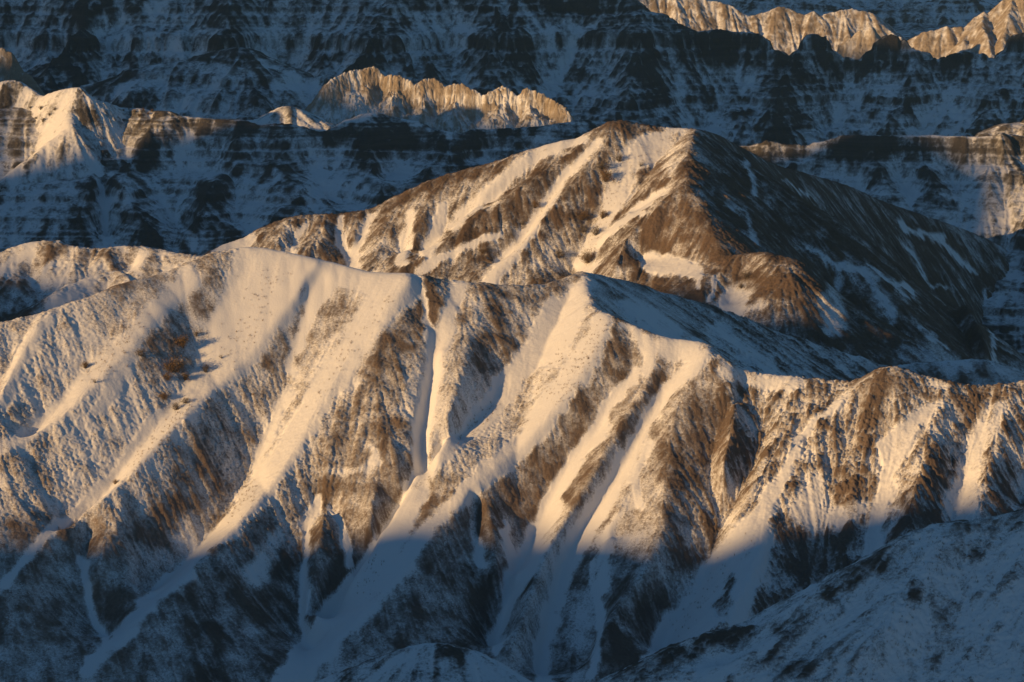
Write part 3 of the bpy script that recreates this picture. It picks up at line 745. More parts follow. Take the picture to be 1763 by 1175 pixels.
simple('fg2', 'hillside', M_SOIL, 'small shaded snowy knoll at the middle of the bottom edge', -22, 8, 275, 345, 0.09,
       [dict(pts=[(440, 1222, 322), (520, 1184, 323), (600, 1153, 324), (660, 1130, 325), (700, 1115, 325), (740, 1107, 325), (780, 1111, 325), (830, 1127, 324), (870, 1158, 323), (910, 1198, 322)], slope=0.5, back=0.8, r=1.0)], 40.0, 43,
       strokes=[(0.12, 12, 14, [(690, 1118), (640, 1136), (600, 1152)]), (0.2, 14, 16, [(800, 1122), (760, 1118)]), (0.25, 14, 16, [(620, 1160), (600, 1175)])],
       base=0.6, rills=((2.2, 0.14, 9, 2.0), (1.0, 0.07, 4, 0.6)), pop=((0.6, 0.04),), flat=0.0, snowk=(0.4, 0.4))

# ================================================================== shaded banded hills in the middle distance
STR = dict(seed=5, amp=0.5, thick=0.6)
simple('mid', 'banded_hill', M_STRATA, 'long shaded hill with horizontal bands and snow gullies behind the lower ridge', -120, 35, 640, 790, 0.25,
       [dict(pts=[(-60, 190, 742), (60, 178, 744), (190, 181, 745), (250, 191, 744), (300, 197, 743), (350, 207, 742), (427, 215, 740), (503, 222, 739), (562, 230, 738), (593, 218, 741), (639, 196, 746), (669, 201, 746),
                  (720, 217, 744), (784, 233, 742), (830, 228, 744), (900, 222, 746), (980, 213, 748), (1030, 211, 750), (1090, 214, 752)], slope=0.58, back=0.5, r=1.5)], 10.0, 51,
       lines=[(0.4, 4.0, [(195, 186), (180, 215), (172, 250), (160, 300), (150, 360), (120, 430)]), (0.4, 4.0, [(300, 200), (265, 235), (235, 270), (205, 310), (230, 370), (260, 420)]),
              (0.3, 4.0, [(410, 216), (410, 250), (430, 270), (490, 290), (520, 330), (540, 380), (560, 410)]), (0.3, 3.5, [(420, 260), (380, 300), (350, 350), (330, 410)]),
              (-0.4, -4.0, [(235, 195), (210, 230), (160, 270), (158, 295), (174, 328), (180, 380), (185, 440)]), (-0.4, -4.5, [(340, 205), (320, 258), (290, 295), (268, 316), (275, 350), (300, 390), (330, 430)]),
              (-0.3, -2.0, [(217, 254), (240, 290), (268, 316)]), (-0.4, -3.5, [(590, 225), (587, 252), (572, 290), (555, 315), (570, 350), (600, 370)]), (-0.3, -2.0, [(520, 235), (544, 278), (555, 315)]),
              (-0.3, -3.0, [(455, 222), (388, 250), (372, 280), (388, 292), (404, 330), (400, 400)]), (0.3, 3.0, [(640, 200), (640, 250), (650, 300), (660, 350)]), (-0.3, -3.0, [(750, 232), (720, 260), (670, 290), (655, 330)]),
              (0.3, 3.0, [(820, 232), (780, 260), (740, 290), (710, 320)]), (-0.4, -3, [(900, 225), (850, 250), (800, 280)])],
       jag=(0.4, 4.0), autospur=[(12, 1.6, 50, 10)], strata=STR, ledge=0.2, base=0.33, gully=(0.14, 6),
       strokes=[(0.85, (8, 14), 12, [(195, 292), (215, 310), (230, 330), (210, 345)]), (0.85, (3, 7), 6, [(155, 285), (174, 328), (182, 380), (186, 440)]), (0.8, (10, 12), 12, [(325, 240), (310, 258)]), (0.8, 12, 10, [(362, 300)]),
                (0.8, (3, 4), 4, [(587, 252), (572, 290), (555, 315)]), (0.7, (3, 4), 4, [(544, 278), (555, 315)]), (0.85, (4, 12), 10, [(470, 285), (480, 300)]), (0.8, (6, 14), 10, [(530, 330), (545, 345)]), (0.7, (4, 6), 6, [(268, 316), (280, 350), (310, 400)]),
                (0.75, (10, 14), 10, [(690, 300), (695, 290)]), (0.8, (4, 12), 10, [(320, 405), (330, 420)]), (0.8, (5, 5), 6, [(35, 330), (60, 300), (80, 280)]), (0.6, 14, 14, [(120, 330), (100, 380)]),
                (0.75, (6, 6), 8, [(560, 228), (600, 216), (640, 197)]), (0.75, (8, 8), 10, [(700, 212), (770, 232)]), (0.1, 10, 14, [(420, 222), (520, 232), (640, 238), (760, 245)])],
       rills=((5, 0.5, 18, 5.0), (2.2, 0.25, 8, 1.5)), flat=0.25)
simple('bumps', 'hill', M_STRATA, 'lit low snowy bumps poking over the long shaded banded hill', -90, -30, 745, 800, 0.25,
       [dict(pts=[(365, 222, 768), (385, 213, 769), (440, 206, 770), (468, 203, 771), (476, 189, 772), (495, 182, 773), (515, 189, 772), (524, 203, 771), (540, 211, 770), (556, 209, 770), (572, 222, 769)], slope=0.55, r=1.0)], 20.0, 53,
       base=0.5, rills=((4, 0.5, 10, 2.0), (2, 0.3, 6, 1.0)))
# lit hill and pinnacles at the left edge
simple('lefthill', 'snowy_hill', M_STRATA, 'sunlit snowy hill with shrubs and a dark knob at the left edge', -150, -60, 690, 790, 0.22,
       [dict(pts=[(-120, 150, 742), (-40, 165, 745), (0, 140, 748), (28, 137, 749), (50, 152, 747), (72, 168, 744), (90, 158, 743), (112, 153, 742), (134, 150, 741), (142, 160, 740), (165, 172, 740), (188, 178, 742), (215, 189, 744)], slope=1.1, r=1.0),
        dict(pts=[(134, 150, 741), (124, 175, 738), (118, 200, 734), (122, 217, 731)], slope=1.0, r=0.8),
        dict(pts=[(122, 217, 731), (75, 250, 727), (60, 268, 724), (35, 282, 722), (0, 312, 718), (-40, 340, 713)], slope=1.0, r=0.8)], 20.0, 55,
       strokes=[(0.7, (30, 50), 40, [(90, 180), (40, 200), (40, 240)]), (0.06, (5, 14), 8, [(138, 160), (142, 185), (148, 205)]), (0.1, 14, 10, [(20, 150), (10, 175)]), (0.12, (5, 12), 8, [(60, 275), (30, 295), (0, 318)]), (0.9, (3, 6), 6, [(70, 265), (66, 290), (56, 305)]),
                (0.95, (14, 10), 14, [(110, 212), (85, 232), (65, 250)]), (0.75, 30, 20, [(0, 250), (10, 290)])],
       base=0.5, rills=((3, 0.35, 10, 3.0), (1.6, 0.2, 6, 1.0)), flat=0.2)

# right-hand banded platform
simple('right', 'banded_terrace', M_STRATA, 'shaded terrace of horizontal bands right of the brown peak, rock patches catching sun', 30, 150, 700, 865, 0.25,
       [dict(pts=[(1080, 262, 813), (1200, 259, 813), (1300, 257, 812), (1380, 256, 811), (1419, 254, 810), (1460, 246, 809), (1495, 241, 808), (1538, 246, 809), (1598, 243, 809), (1642, 246, 808), (1698, 244, 807), (1720, 243, 807)], slope=0.45, back=0.3, r=0.6, steep=(5.5, 1.0)),
        dict(pts=[(1690, 246, 813), (1715, 230, 815), (1738, 211, 817), (1763, 199, 818), (1830, 185, 819)], slope=0.7, back=0.7, r=1.5)], 10.0, 61,
       lines=[(0.2, 2.5, [(1495, 243), (1505, 270), (1518, 300), (1535, 340)]), (0.2, 2.5, [(1560, 248), (1575, 275), (1598, 300), (1620, 340)]), (0.2, 2.5, [(1680, 250), (1690, 290), (1710, 330)]), (0.2, 2.0, [(1645, 248), (1660, 290), (1675, 320)]),
              (-0.3, -2.0, [(1535, 250), (1545, 290), (1560, 340)]), (-0.3, -2.0, [(1625, 250), (1635, 290), (1650, 340)]), (-0.3, -2.0, [(1450, 256), (1460, 290), (1490, 340)])],
       jag=(0.45, 3.0), autospur=[(10, 1.4, 40, 6)], strata=dict(seed=8, amp=0.5, thick=0.9), ledge=0.25, base=0.3, gully=(0.12, 5),
       strokes=[(0.6, (6, 6), 10, [(1300, 262), (1380, 262), (1430, 258)]), (0.5, 40, 50, [(1500, 350), (1600, 360), (1740, 360)]), (0.3, 6, 10, [(1430, 262), (1540, 262), (1640, 260)]), (0.6, (3, 4), 5, [(1400, 256), (1500, 244), (1600, 246), (1690, 247)])],
       rills=((5, 0.6, 16, 3.0), (2.2, 0.3, 8, 1.0)), flat=0.35)

# hummocky dark ground below the far wall (left)
simple('dark', 'hill', M_STRATA, 'dark hummocky slopes with a flat knob below the far banded wall', -150, -20, 790, 940, 0.3,
       [dict(pts=[(-60, 170, 892), (60, 175, 892), (120, 160, 893), (160, 146, 894), (210, 128, 895), (270, 114, 896), (330, 102, 897), (378, 87, 898), (415, 80, 898), (440, 92, 897), (478, 120, 895), (520, 139, 893), (565, 136, 890), (620, 150, 888), (700, 175, 886)], slope=0.5, r=1.5)], 10.0, 65,
       autospur=[(18, 2.5, 50, 14), (7, 0.8, 25, 6)], strata=dict(seed=9, amp=0.35, thick=0.9), ledge=0.15, base=0.36, gully=(0.14, 6), rills=((5, 0.6, 16, 3.0), (2.4, 0.3, 8, 1.0)), flat=0.3,
       strokes=[(0.75, (10, 10), 12, [(470, 150), (520, 148), (560, 150)]), (0.7, 14, 16, [(210, 160), (240, 150)]), (0.7, 14, 18, [(280, 190), (330, 180)])])

# lit crumbling rock wall
cw = [(560, 150, 856), (566, 139, 857), (575, 133, 858), (592, 125, 860), (620, 119, 862), (642, 114, 863), (652, 121, 863), (660, 132, 862), (672, 127, 862), (690, 130, 862), (706, 138, 861), (713, 149, 860), (722, 141, 861), (738, 135, 862), (752, 136, 862),
      (762, 148, 861), (776, 145, 861), (790, 143, 861), (808, 151, 860), (835, 163, 859), (850, 155, 860), (866, 148, 861), (880, 157, 860), (897, 165, 859), (903, 152, 860), (918, 155, 860), (940, 163, 859), (955, 174, 857), (972, 184, 855), (978, 196, 852)]
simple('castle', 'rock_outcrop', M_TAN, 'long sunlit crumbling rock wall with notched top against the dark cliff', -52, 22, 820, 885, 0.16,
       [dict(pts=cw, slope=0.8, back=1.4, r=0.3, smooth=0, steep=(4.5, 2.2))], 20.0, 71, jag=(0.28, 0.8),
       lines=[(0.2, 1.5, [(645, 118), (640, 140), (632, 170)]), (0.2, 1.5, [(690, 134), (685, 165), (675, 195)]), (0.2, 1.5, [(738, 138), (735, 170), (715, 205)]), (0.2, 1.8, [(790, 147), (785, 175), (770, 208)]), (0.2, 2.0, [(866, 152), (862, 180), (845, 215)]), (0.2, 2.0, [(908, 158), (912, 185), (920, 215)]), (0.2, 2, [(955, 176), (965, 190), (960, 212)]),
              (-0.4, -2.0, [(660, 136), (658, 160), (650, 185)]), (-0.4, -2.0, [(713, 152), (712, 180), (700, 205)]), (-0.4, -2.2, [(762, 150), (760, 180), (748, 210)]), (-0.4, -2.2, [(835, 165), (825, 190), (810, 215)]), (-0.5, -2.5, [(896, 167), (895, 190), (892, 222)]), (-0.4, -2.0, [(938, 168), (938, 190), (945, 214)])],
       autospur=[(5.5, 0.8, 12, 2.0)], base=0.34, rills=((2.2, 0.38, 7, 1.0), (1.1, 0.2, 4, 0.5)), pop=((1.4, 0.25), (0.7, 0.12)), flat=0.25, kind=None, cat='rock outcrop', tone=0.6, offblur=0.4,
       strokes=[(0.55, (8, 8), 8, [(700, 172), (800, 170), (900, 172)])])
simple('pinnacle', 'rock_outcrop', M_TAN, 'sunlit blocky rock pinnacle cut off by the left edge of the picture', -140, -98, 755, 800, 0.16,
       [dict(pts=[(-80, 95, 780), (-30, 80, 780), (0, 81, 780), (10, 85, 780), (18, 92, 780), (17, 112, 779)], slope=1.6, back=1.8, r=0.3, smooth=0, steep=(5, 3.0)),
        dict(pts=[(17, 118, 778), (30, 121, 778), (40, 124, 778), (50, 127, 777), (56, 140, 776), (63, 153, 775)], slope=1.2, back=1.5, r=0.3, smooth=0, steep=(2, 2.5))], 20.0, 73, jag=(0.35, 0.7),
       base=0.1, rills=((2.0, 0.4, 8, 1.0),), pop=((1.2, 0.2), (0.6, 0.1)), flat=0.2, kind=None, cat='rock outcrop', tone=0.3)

# the great shaded wall
simple('wall', 'cliff', M_FAR, 'towering shaded cliff of fine horizontal bands filling the top left of the view', -215, 240, 955, 1140, 0.36,
       [dict(pts=[(-200, -70, 1072), (200, -60, 1074), (500, -55, 1074), (800, -40, 1072), (1000, -14, 1070), (1085, 2, 1068), (1105, 12, 1066), (1135, 28, 1064), (1180, 49, 1062), (1200, 61, 1061), (1240, 59, 1062), (1290, 69, 1062), (1330, 84, 1060), (1365, 94, 1058), (1380, 80, 1061), (1397, 70, 1063),
                  (1420, 75, 1062), (1446, 91, 1060), (1477, 94, 1060), (1497, 88, 1061), (1504, 80, 1063), (1531, 72, 1064), (1548, 74, 1063), (1568, 77, 1062), (1590, 86, 1061), (1613, 94, 1060), (1640, 90, 1060), (1660, 93, 1060), (1679, 86, 1061), (1708, 101, 1059), (1727, 86, 1061), (1749, 66, 1064), (1790, 55, 1064), (1900, 40, 1064)],
             slope=0.74, back=0.8, r=0.5, smooth=0, steep=(3, 1.05))], 0.0, 81,
       lines=[(1.0, 8, [(190, -40), (150, 20), (120, 80), (60, 150)]), (1.0, 7, [(420, -40), (400, 20), (380, 70), (370, 120)]), (1, 8, [(690, -30), (660, 30), (640, 80), (600, 130)]), (1, 8, [(900, -20), (900, 40), (880, 90), (850, 150)]), (1, 8, [(1115, 20), (1110, 70), (1090, 130), (1060, 200)]),
              (0.5, 6, [(1390, 65), (1370, 110), (1340, 160), (1320, 230)]), (0.5, 5, [(1530, 70), (1570, 110), (1560, 170), (1520, 230)]), (0.5, 5, [(1690, 90), (1720, 140), (1700, 200), (1660, 240)]),
              (-1, -7, [(60, -40), (40, 30), (20, 90), (0, 140)]), (-1, -8, [(300, -40), (250, 40), (130, 100), (110, 140)]), (-1, -8, [(550, -40), (530, 40), (520, 100), (480, 140)]), (-1, -7, [(790, -30), (780, 40), (760, 100)]), (-1, -8, [(1010, -5), (1000, 60), (960, 130), (980, 190)]),
              (-0.8, -6, [(1240, 65), (1260, 110), (1240, 170), (1200, 230)]), (-0.6, -6, [(1460, 96), (1460, 140), (1440, 190), (1420, 240)]), (-0.6, -5, [(1620, 98), (1625, 140), (1600, 200), (1580, 240)])],
       autospur=[(40, 5.0, 90, 20), (15, 2.2, 45, 10), (6, 0.8, 25, 6)], strata=dict(seed=12, amp=0.5, thick=0.7), ledge=0.16, base=0.30, gully=(0.16, 7), jag=(0.9, 4.0),
       strokes=[(0.42, 14, 16, [(1180, 62), (1300, 82), (1400, 84), (1530, 90), (1640, 104), (1763, 90)]), (0.6, (10, 26), 40, [(900, 20), (920, 60)]), (0.5, 60, 80, [(350, 120), (430, 150)]), (0.45, 60, 80, [(1500, 170), (1620, 200)]), (0.6, (6, 16), 14, [(1000, 60), (960, 120), (940, 170)]), (0.55, (4, 10), 10, [(1200, 140), (1130, 200)])],
       rills=((6, 0.7, 14, 4.0), (2.8, 0.35, 6, 1.5)), pop=((3.0, 0.25), (1.6, 0.15)), flat=0.3, tone=-0.02)

# sunlit tan buttes beyond the wall
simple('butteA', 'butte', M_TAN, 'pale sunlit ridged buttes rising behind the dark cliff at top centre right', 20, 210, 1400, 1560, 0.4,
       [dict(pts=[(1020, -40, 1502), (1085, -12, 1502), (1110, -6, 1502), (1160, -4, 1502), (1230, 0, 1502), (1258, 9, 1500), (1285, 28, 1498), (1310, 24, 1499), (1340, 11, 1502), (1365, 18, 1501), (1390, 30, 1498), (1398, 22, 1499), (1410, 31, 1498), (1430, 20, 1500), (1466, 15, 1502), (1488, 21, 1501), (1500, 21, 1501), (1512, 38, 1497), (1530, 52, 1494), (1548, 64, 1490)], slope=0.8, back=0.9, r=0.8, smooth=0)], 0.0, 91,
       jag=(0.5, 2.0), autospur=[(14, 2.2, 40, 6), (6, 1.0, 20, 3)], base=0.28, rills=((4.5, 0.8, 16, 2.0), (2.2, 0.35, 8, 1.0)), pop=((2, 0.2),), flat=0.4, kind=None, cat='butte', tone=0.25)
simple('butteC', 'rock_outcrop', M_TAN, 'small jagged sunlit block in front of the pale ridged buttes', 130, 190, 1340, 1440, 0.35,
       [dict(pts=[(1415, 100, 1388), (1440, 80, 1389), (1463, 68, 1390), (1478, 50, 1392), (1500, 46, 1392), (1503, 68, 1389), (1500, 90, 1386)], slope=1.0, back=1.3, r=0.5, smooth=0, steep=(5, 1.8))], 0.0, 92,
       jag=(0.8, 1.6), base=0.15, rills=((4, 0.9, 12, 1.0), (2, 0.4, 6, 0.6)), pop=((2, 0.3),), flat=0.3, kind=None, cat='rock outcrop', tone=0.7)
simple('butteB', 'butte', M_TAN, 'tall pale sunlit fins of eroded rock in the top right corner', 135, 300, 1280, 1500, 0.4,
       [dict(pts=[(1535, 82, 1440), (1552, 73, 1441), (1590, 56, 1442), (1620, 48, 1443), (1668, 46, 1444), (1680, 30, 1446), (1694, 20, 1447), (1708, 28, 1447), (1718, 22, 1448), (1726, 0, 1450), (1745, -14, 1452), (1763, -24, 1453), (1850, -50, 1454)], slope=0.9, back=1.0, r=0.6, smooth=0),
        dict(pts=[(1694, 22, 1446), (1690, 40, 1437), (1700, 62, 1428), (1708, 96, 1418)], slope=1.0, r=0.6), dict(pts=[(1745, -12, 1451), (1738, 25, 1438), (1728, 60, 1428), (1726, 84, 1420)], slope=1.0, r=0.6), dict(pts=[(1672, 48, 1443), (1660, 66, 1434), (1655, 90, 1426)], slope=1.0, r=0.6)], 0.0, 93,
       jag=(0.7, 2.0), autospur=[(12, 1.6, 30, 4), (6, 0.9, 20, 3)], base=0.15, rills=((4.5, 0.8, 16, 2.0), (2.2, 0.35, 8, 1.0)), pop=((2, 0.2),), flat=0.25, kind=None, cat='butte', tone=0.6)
# far shaded slopes closing the view
simple('far', 'mountain', M_FAR, 'far hazy shaded slopes closing the view at the top right', -40, 330, 1640, 1960, 0.7,
       [dict(pts=[(800, -90, 1920), (1200, -70, 1920), (1500, -80, 1920), (1800, -70, 1920), (2000, -80, 1920)], slope=0.36, r=3),
        dict(pts=[(1230, 20, 1790), (1300, -10, 1800), (1400, 8, 1790), (1480, 22, 1780), (1560, 20, 1780), (1620, 0, 1790), (1660, -12, 1795), (1720, 25, 1780)], slope=0.5, r=2)], -60.0, 95,
       autospur=[(45, 6, 120, 15), (16, 2.5, 60, 8)], strata=dict(seed=21, amp=0.6, thick=1.5), ledge=0.3, base=0.38, rills=((7, 0.9, 26, 4.0), (3, 0.4, 12, 2)), pop=((3, 0.3),), flat=0.3, gully=(0.14, 8))
# ------------------------------------------------------------------ shrubs and grass
def plain_mat(name, col, col2, rough=0.85):
    m = bpy.data.materials.new(name); m.use_nodes = True
    t = m.node_tree; b = t.nodes['Principled BSDF']; b.inputs['Roughness'].default_value = rough
    b.inputs['Specular IOR Level'].default_value = 0.1
    n = t.nodes.new('ShaderNodeTexNoise'); n.inputs['Scale'].default_value = 6.0
    g_ = t.nodes.new('ShaderNodeNewGeometry'); t.links.new(g_.outputs['Position'], n.inputs['Vector'])
    x = t.nodes.new('ShaderNodeMix'); x.data_type = 'RGBA'
    x.inputs[6].default_value = (*col, 1); x.inputs[7].default_value = (*col2, 1)
    t.links.new(n.outputs['Fac'], x.inputs[0]); t.links.new(x.outputs[2], b.inputs['Base Color'])
    return m
M_STEM = plain_mat('weathered_wood', (0.06, 0.045, 0.035), (0.13, 0.10, 0.08))
M_DRY = plain_mat('dry_brown_leaves', (0.13, 0.075, 0.035), (0.26, 0.17, 0.085))
M_GREY = plain_mat('grey_brown_twigs', (0.10, 0.08, 0.06), (0.22, 0.17, 0.12))

def raw_mesh(name, verts, faces, mat):
    me = bpy.data.meshes.new(name); me.from_pydata([tuple(v) for v in verts], [], faces); me.update(); me.materials.append(mat)
    return me

def tube(V, F, p0, p1, r0, r1):
    d = p1 - p0; d = d / (np.linalg.norm(d) + 1e-9)
    a = np.cross(d, [0.3, 0.5, 0.8]); a /= np.linalg.norm(a) + 1e-9; b = np.cross(d, a); k = len(V)
    for p, r in ((p0, r0), (p1, r1)):
        for q in range(4):
            V.append(p + r * (a * math.cos(q * 1.5708) + b * math.sin(q * 1.5708)))
    for q in range(4):
        F.append((k + q, k + (q + 1) % 4, k + 4 + (q + 1) % 4, k + 4 + q))

def shrub_meshes(seed, width, height, nst, nleaf, leafmat):
    """a low many-stemmed bush of unit scale: bent stems forking into twigs, blades along them"""
    g_ = np.random.default_rng(seed); V, F, V2, F2 = [], [], [], []
    for k in range(nst):
        az = g_.uniform(0, 6.283); sp = g_.uniform(0.15, 1.0)
        tip = np.array([math.cos(az) * sp * width / 2, math.sin(az) * sp * width / 2, height * (1.05 - 0.55 * sp * sp) * g_.uniform(0.7, 1.0)])
        b0 = np.array([math.cos(az), math.sin(az), 0]) * 0.06 * width * g_.uniform(0, 1) - np.array([0, 0, 0.12])
        mid = b0 * 0.5 + tip * 0.5 + np.array([0, 0, 0.12 * height]) + g_.normal(0, 0.05, 3) * width
        tube(V, F, b0, mid, 0.022, 0.013); tube(V, F, mid, tip, 0.013, 0.005)
        for j in range(5):
            t = g_.uniform(0.3, 1.0); base = mid + (tip - mid) * t if g_.random() < 0.7 else b0 + (mid - b0) * t
            e = base + g_.normal(0, 0.13, 3) * width + np.array([0, 0, 0.08])
            tube(V, F, base, e, 0.008, 0.003)
            for q in range(nleaf):
                c_ = base + (e - base) * g_.uniform(0.1, 1.1) + g_.normal(0, 0.05, 3) * width
                d1 = g_.normal(0, 1, 3); d1 /= np.linalg.norm(d1); d2 = np.cross(d1, g_.normal(0, 1, 3)); d2 /= np.linalg.norm(d2) + 1e-9
                L_, W_ = g_.uniform(0.05, 0.13), g_.uniform(0.012, 0.03); n_ = len(V2)
                V2 += [c_ - d1 * L_, c_ + d2 * W_, c_ + d1 * L_, c_ - d2 * W_]; F2.append((n_, n_ + 1, n_ + 2, n_ + 3))
    return raw_mesh('shrub', V, F, M_STEM), raw_mesh('foliage', V2, F2, leafmat)
PROTO = {'brown': [shrub_meshes(1, 2.2, 1.1, 26, 7, M_DRY), shrub_meshes(2, 2.6, 1.0, 30, 7, M_DRY)],
         'grey': [shrub_meshes(3, 1.6, 0.9, 18, 4, M_GREY), shrub_meshes(4, 2.0, 0.8, 20, 4, M_GREY)],
         'twiggy': [shrub_meshes(5, 1.5, 1.0, 14, 1, M_GREY)]}

def on(key, u, v):
    hl = HILLS[key]; W = hl.hit([u], [v])[0]
    if not np.isfinite(W[0]): return None
    z = float(bil(hl.Zf, np.array([(W[1] - hl.y0) / hl.h]), np.array([(W[0] - hl.x0) / hl.h]))[0])
    return np.array([W[0], W[1], z])

def plant(key, u, v, px, kind, label, group=None, var=0):
    P = on(key, u, v)
    if P is None: return
    st, tw = PROTO[kind][var % len(PROTO[kind])]
    o = bpy.data.objects.new('shrub', st); S.collection.objects.link(o)
    c_ = bpy.data.objects.new('foliage', tw); S.collection.objects.link(c_); c_.parent = o
    w_ = px * P[1] / FPX
    k = w_ / (2.4 if kind == 'brown' else 1.8)
    o.location = P; o.scale = (k, k, k); o.rotation_euler = (0.12, -0.1, (u * 7 + v * 3) % 6.28)
    o['label'] = label; o['category'] = 'shrub'
    if group: o['group'] = group
HILLS['front'] = front; HILLS['peak'] = peak
gF, gP = 'shrubs on the big ridge', 'shrubs on the brown peak'
for a_ in [
    ('front', 315, 600, 38, 'brown', 'large brown shrub in the shaded hollow of the big ridge, topmost there', gF, 0),
    ('front', 300, 640, 46, 'brown', 'widest brown shrub of the big ridge, just below the topmost hollow shrub', gF, 1),
    ('front', 354, 641, 26, 'grey', 'grey leafless shrub alone on bright snow right of the shaded hollow', gF, 0),
    ('front', 245, 615, 26, 'grey', 'grey shrub left of the hollow whose shadow streak points at it', gF, 1),
    ('front', 147, 634, 22, 'brown', 'small brown shrub with a dark round shadow on the left snow strip', gF, 0),
    ('front', 164, 660, 16, 'twiggy', 'thin twiggy shrub below the brown one on the left snow strip', gF, 0),
    ('front', 288, 655, 24, 'brown', 'brown shrub at the lower left rim of the shaded hollow', gF, 1),
    ('front', 318, 655, 24, 'brown', 'brown shrub at the lower right rim of the shaded hollow', gF, 0),
    ('front', 282, 688, 22, 'brown', 'small brown shrub on bare ground below the shaded hollow', gF, 1),
    ('front', 303, 706, 24, 'grey', 'left grey shrub of the pair on the long bright snow strip', gF, 0),
    ('front', 319, 694, 20, 'grey', 'right grey shrub of the pair on the long bright snow strip', gF, 1),
    ('front', 382, 618, 14, 'twiggy', 'tiny twiggy shrub right of the lone grey one on bright snow', gF, 0),
    ('front', 338, 580, 15, 'grey', 'small grey shrub at the upper right edge of the shaded hollow', gF, 0),
    ('front', 198, 835, 16, 'brown', 'small brown shrub on the sharp spur edge low on the left', gF, 0),
    ('peak', 1041, 312, 38, 'brown', 'largest brown shrub high in the snowy gully of the brown peak', gP, 0),
    ('peak', 1002, 378, 30, 'brown', 'brown shrub in the shaded middle of the peak gully', gP, 1),
    ('peak', 1037, 376, 26, 'brown', 'brown shrub on lit snow right of the shaded middle of the peak gully', gP, 0),
    ('peak', 1014, 452, 40, 'brown', 'wide brown shrub at the foot of the peak gully above the pointed crest', gP, 1),
    ('peak', 1026, 405, 28, 'grey', 'grey shrub between the wide foot shrub and the gully middle on the peak', gP, 0),
    ('peak', 1003, 402, 26, 'grey', 'dark grey shrub half in shade left of the peak gully floor', gP, 1),
    ('peak', 963, 442, 26, 'grey', 'grey shrub on the brown spur left of the foot of the peak gully', gP, 0),
    ('peak', 1035, 290, 30, 'grey', 'grey shrub just above the largest brown shrub of the peak gully', gP, 1),
    ('peak', 1102, 287, 16, 'twiggy', 'twiggy shrub on the snow right of the top of the peak gully', gP, 0),
    ('peak', 920, 360, 22, 'brown', 'small brown shrub beside the long snow strip on the peak', gP, 0),
    ('peak', 900, 387, 13, 'grey', 'small grey shrub lower along the long snow strip on the peak', gP, 0),
    ('peak', 831, 436, 18, 'brown', 'small brown shrub low on the peak just above the ridge crest', gP, 1),
    ('peak', 1066, 278, 24, 'grey', 'low spreading grey shrub under the snowy summit of the peak', gP, 0),
    ('peak', 1284, 482, 24, 'grey', 'grey shrub in the middle of the small snow bowl below the peak', gP, 1),
    ('peak', 1276, 498, 15, 'grey', 'smaller grey shrub beneath the other in the small snow bowl', gP, 0),
]:
    plant(*a_)
rs = random.Random(7)
for (u_, v_) in [(8, 186), (24, 190), (36, 195), (44, 206), (70, 188), (62, 205), (30, 222), (12, 240), (40, 216), (74, 212), (95, 190), (10, 228), (52, 190), (85, 200), (22, 205)]:
    plant('lefthill', u_, v_, rs.uniform(8, 13), 'grey', 'tiny dark shrub dotted on the snowy hill at the left edge', 'tiny shrubs on the left hill', rs.randint(0, 1))
for (u_, v_) in [(212, 190), (222, 187), (232, 193), (246, 190), (255, 196), (240, 200), (262, 192)]:
    plant('mid', u_, v_ + 3, rs.uniform(5, 9), 'brown', 'tiny brown shrub on the lit top of the long banded hill', 'tiny shrubs on the banded hill', rs.randint(0, 1))

# dry grass blades poking through the drifts
GV, GF = [], []
def tufts(key, line, wd, n):
    p = np.array(line, float)
    for _ in range(n):
        i = rs.randrange(len(p) - 1); t = rs.random(); q = p[i] + (p[i + 1] - p[i]) * t
        P = on(key, q[0] + rs.gauss(0, wd), q[1] + rs.gauss(0, wd))
        if P is None: continue
        for b_ in range(rs.randint(3, 8)):
            a0 = rs.uniform(0, 6.28); o_ = np.array([rs.gauss(0, .06), rs.gauss(0, .06), -0.05]); L_ = rs.uniform(0.12, 0.34); lean = rs.uniform(0.1, 0.9)
            tip = np.array([math.cos(a0) * lean * L_, math.sin(a0) * lean * L_, L_]); wv = np.array([-math.sin(a0), math.cos(a0), 0]) * rs.uniform(0.008, 0.018)
            k = len(GV); GV.extend([P + o_ - wv, P + o_ + wv, P + o_ + tip * 0.6 + wv * 0.7, P + o_ + tip, P + o_ + tip * 0.6 - wv * 0.7]); GF.append((k, k + 1, k + 2, k + 3, k + 4))
tufts('front', [(1040, 560), (1000, 640), (960, 690)], 10, 130)
tufts('front', [(985, 600), (930, 680)], 12, 60)
tufts('front', [(470, 470), (440, 540), (400, 610)], 16, 90)
tufts('front', [(330, 690), (290, 740), (230, 810)], 9, 130)
tufts('front', [(440, 830), (400, 890)], 9, 60)
tufts('front', [(240, 540), (200, 600), (160, 650)], 14, 110)
tufts('front', [(680, 500), (600, 600), (540, 700)], 10, 60)
tufts('front', [(850, 700), (780, 770)], 9, 60)
tufts('front', [(660, 950), (620, 1010)], 9, 30)
tufts('front', [(1290, 930), (1220, 1010), (1160, 1090)], 14, 50)
tufts('peak', [(1150, 245), (1080, 290), (1040, 350), (1010, 430)], 12, 160)
tufts('peak', [(960, 325), (900, 410), (860, 460)], 8, 60)
tufts('fg', [(1560, 1000), (1660, 980), (1740, 940)], 40, 160)
tufts('fg', [(1560, 1110), (1660, 1100), (1450, 1120)], 40, 130)
tufts('fg', [(1620, 930), (1540, 970), (1440, 1030), (1350, 1090)], 14, 130)
go = bpy.data.objects.new('grass', raw_mesh('grass', GV, GF, M_DRY)); S.collection.objects.link(go)
go['kind'] = 'stuff'; go['label'] = 'dry grass blades poking through the snow drifts'
print('plants', round(time.time() - T0, 1))

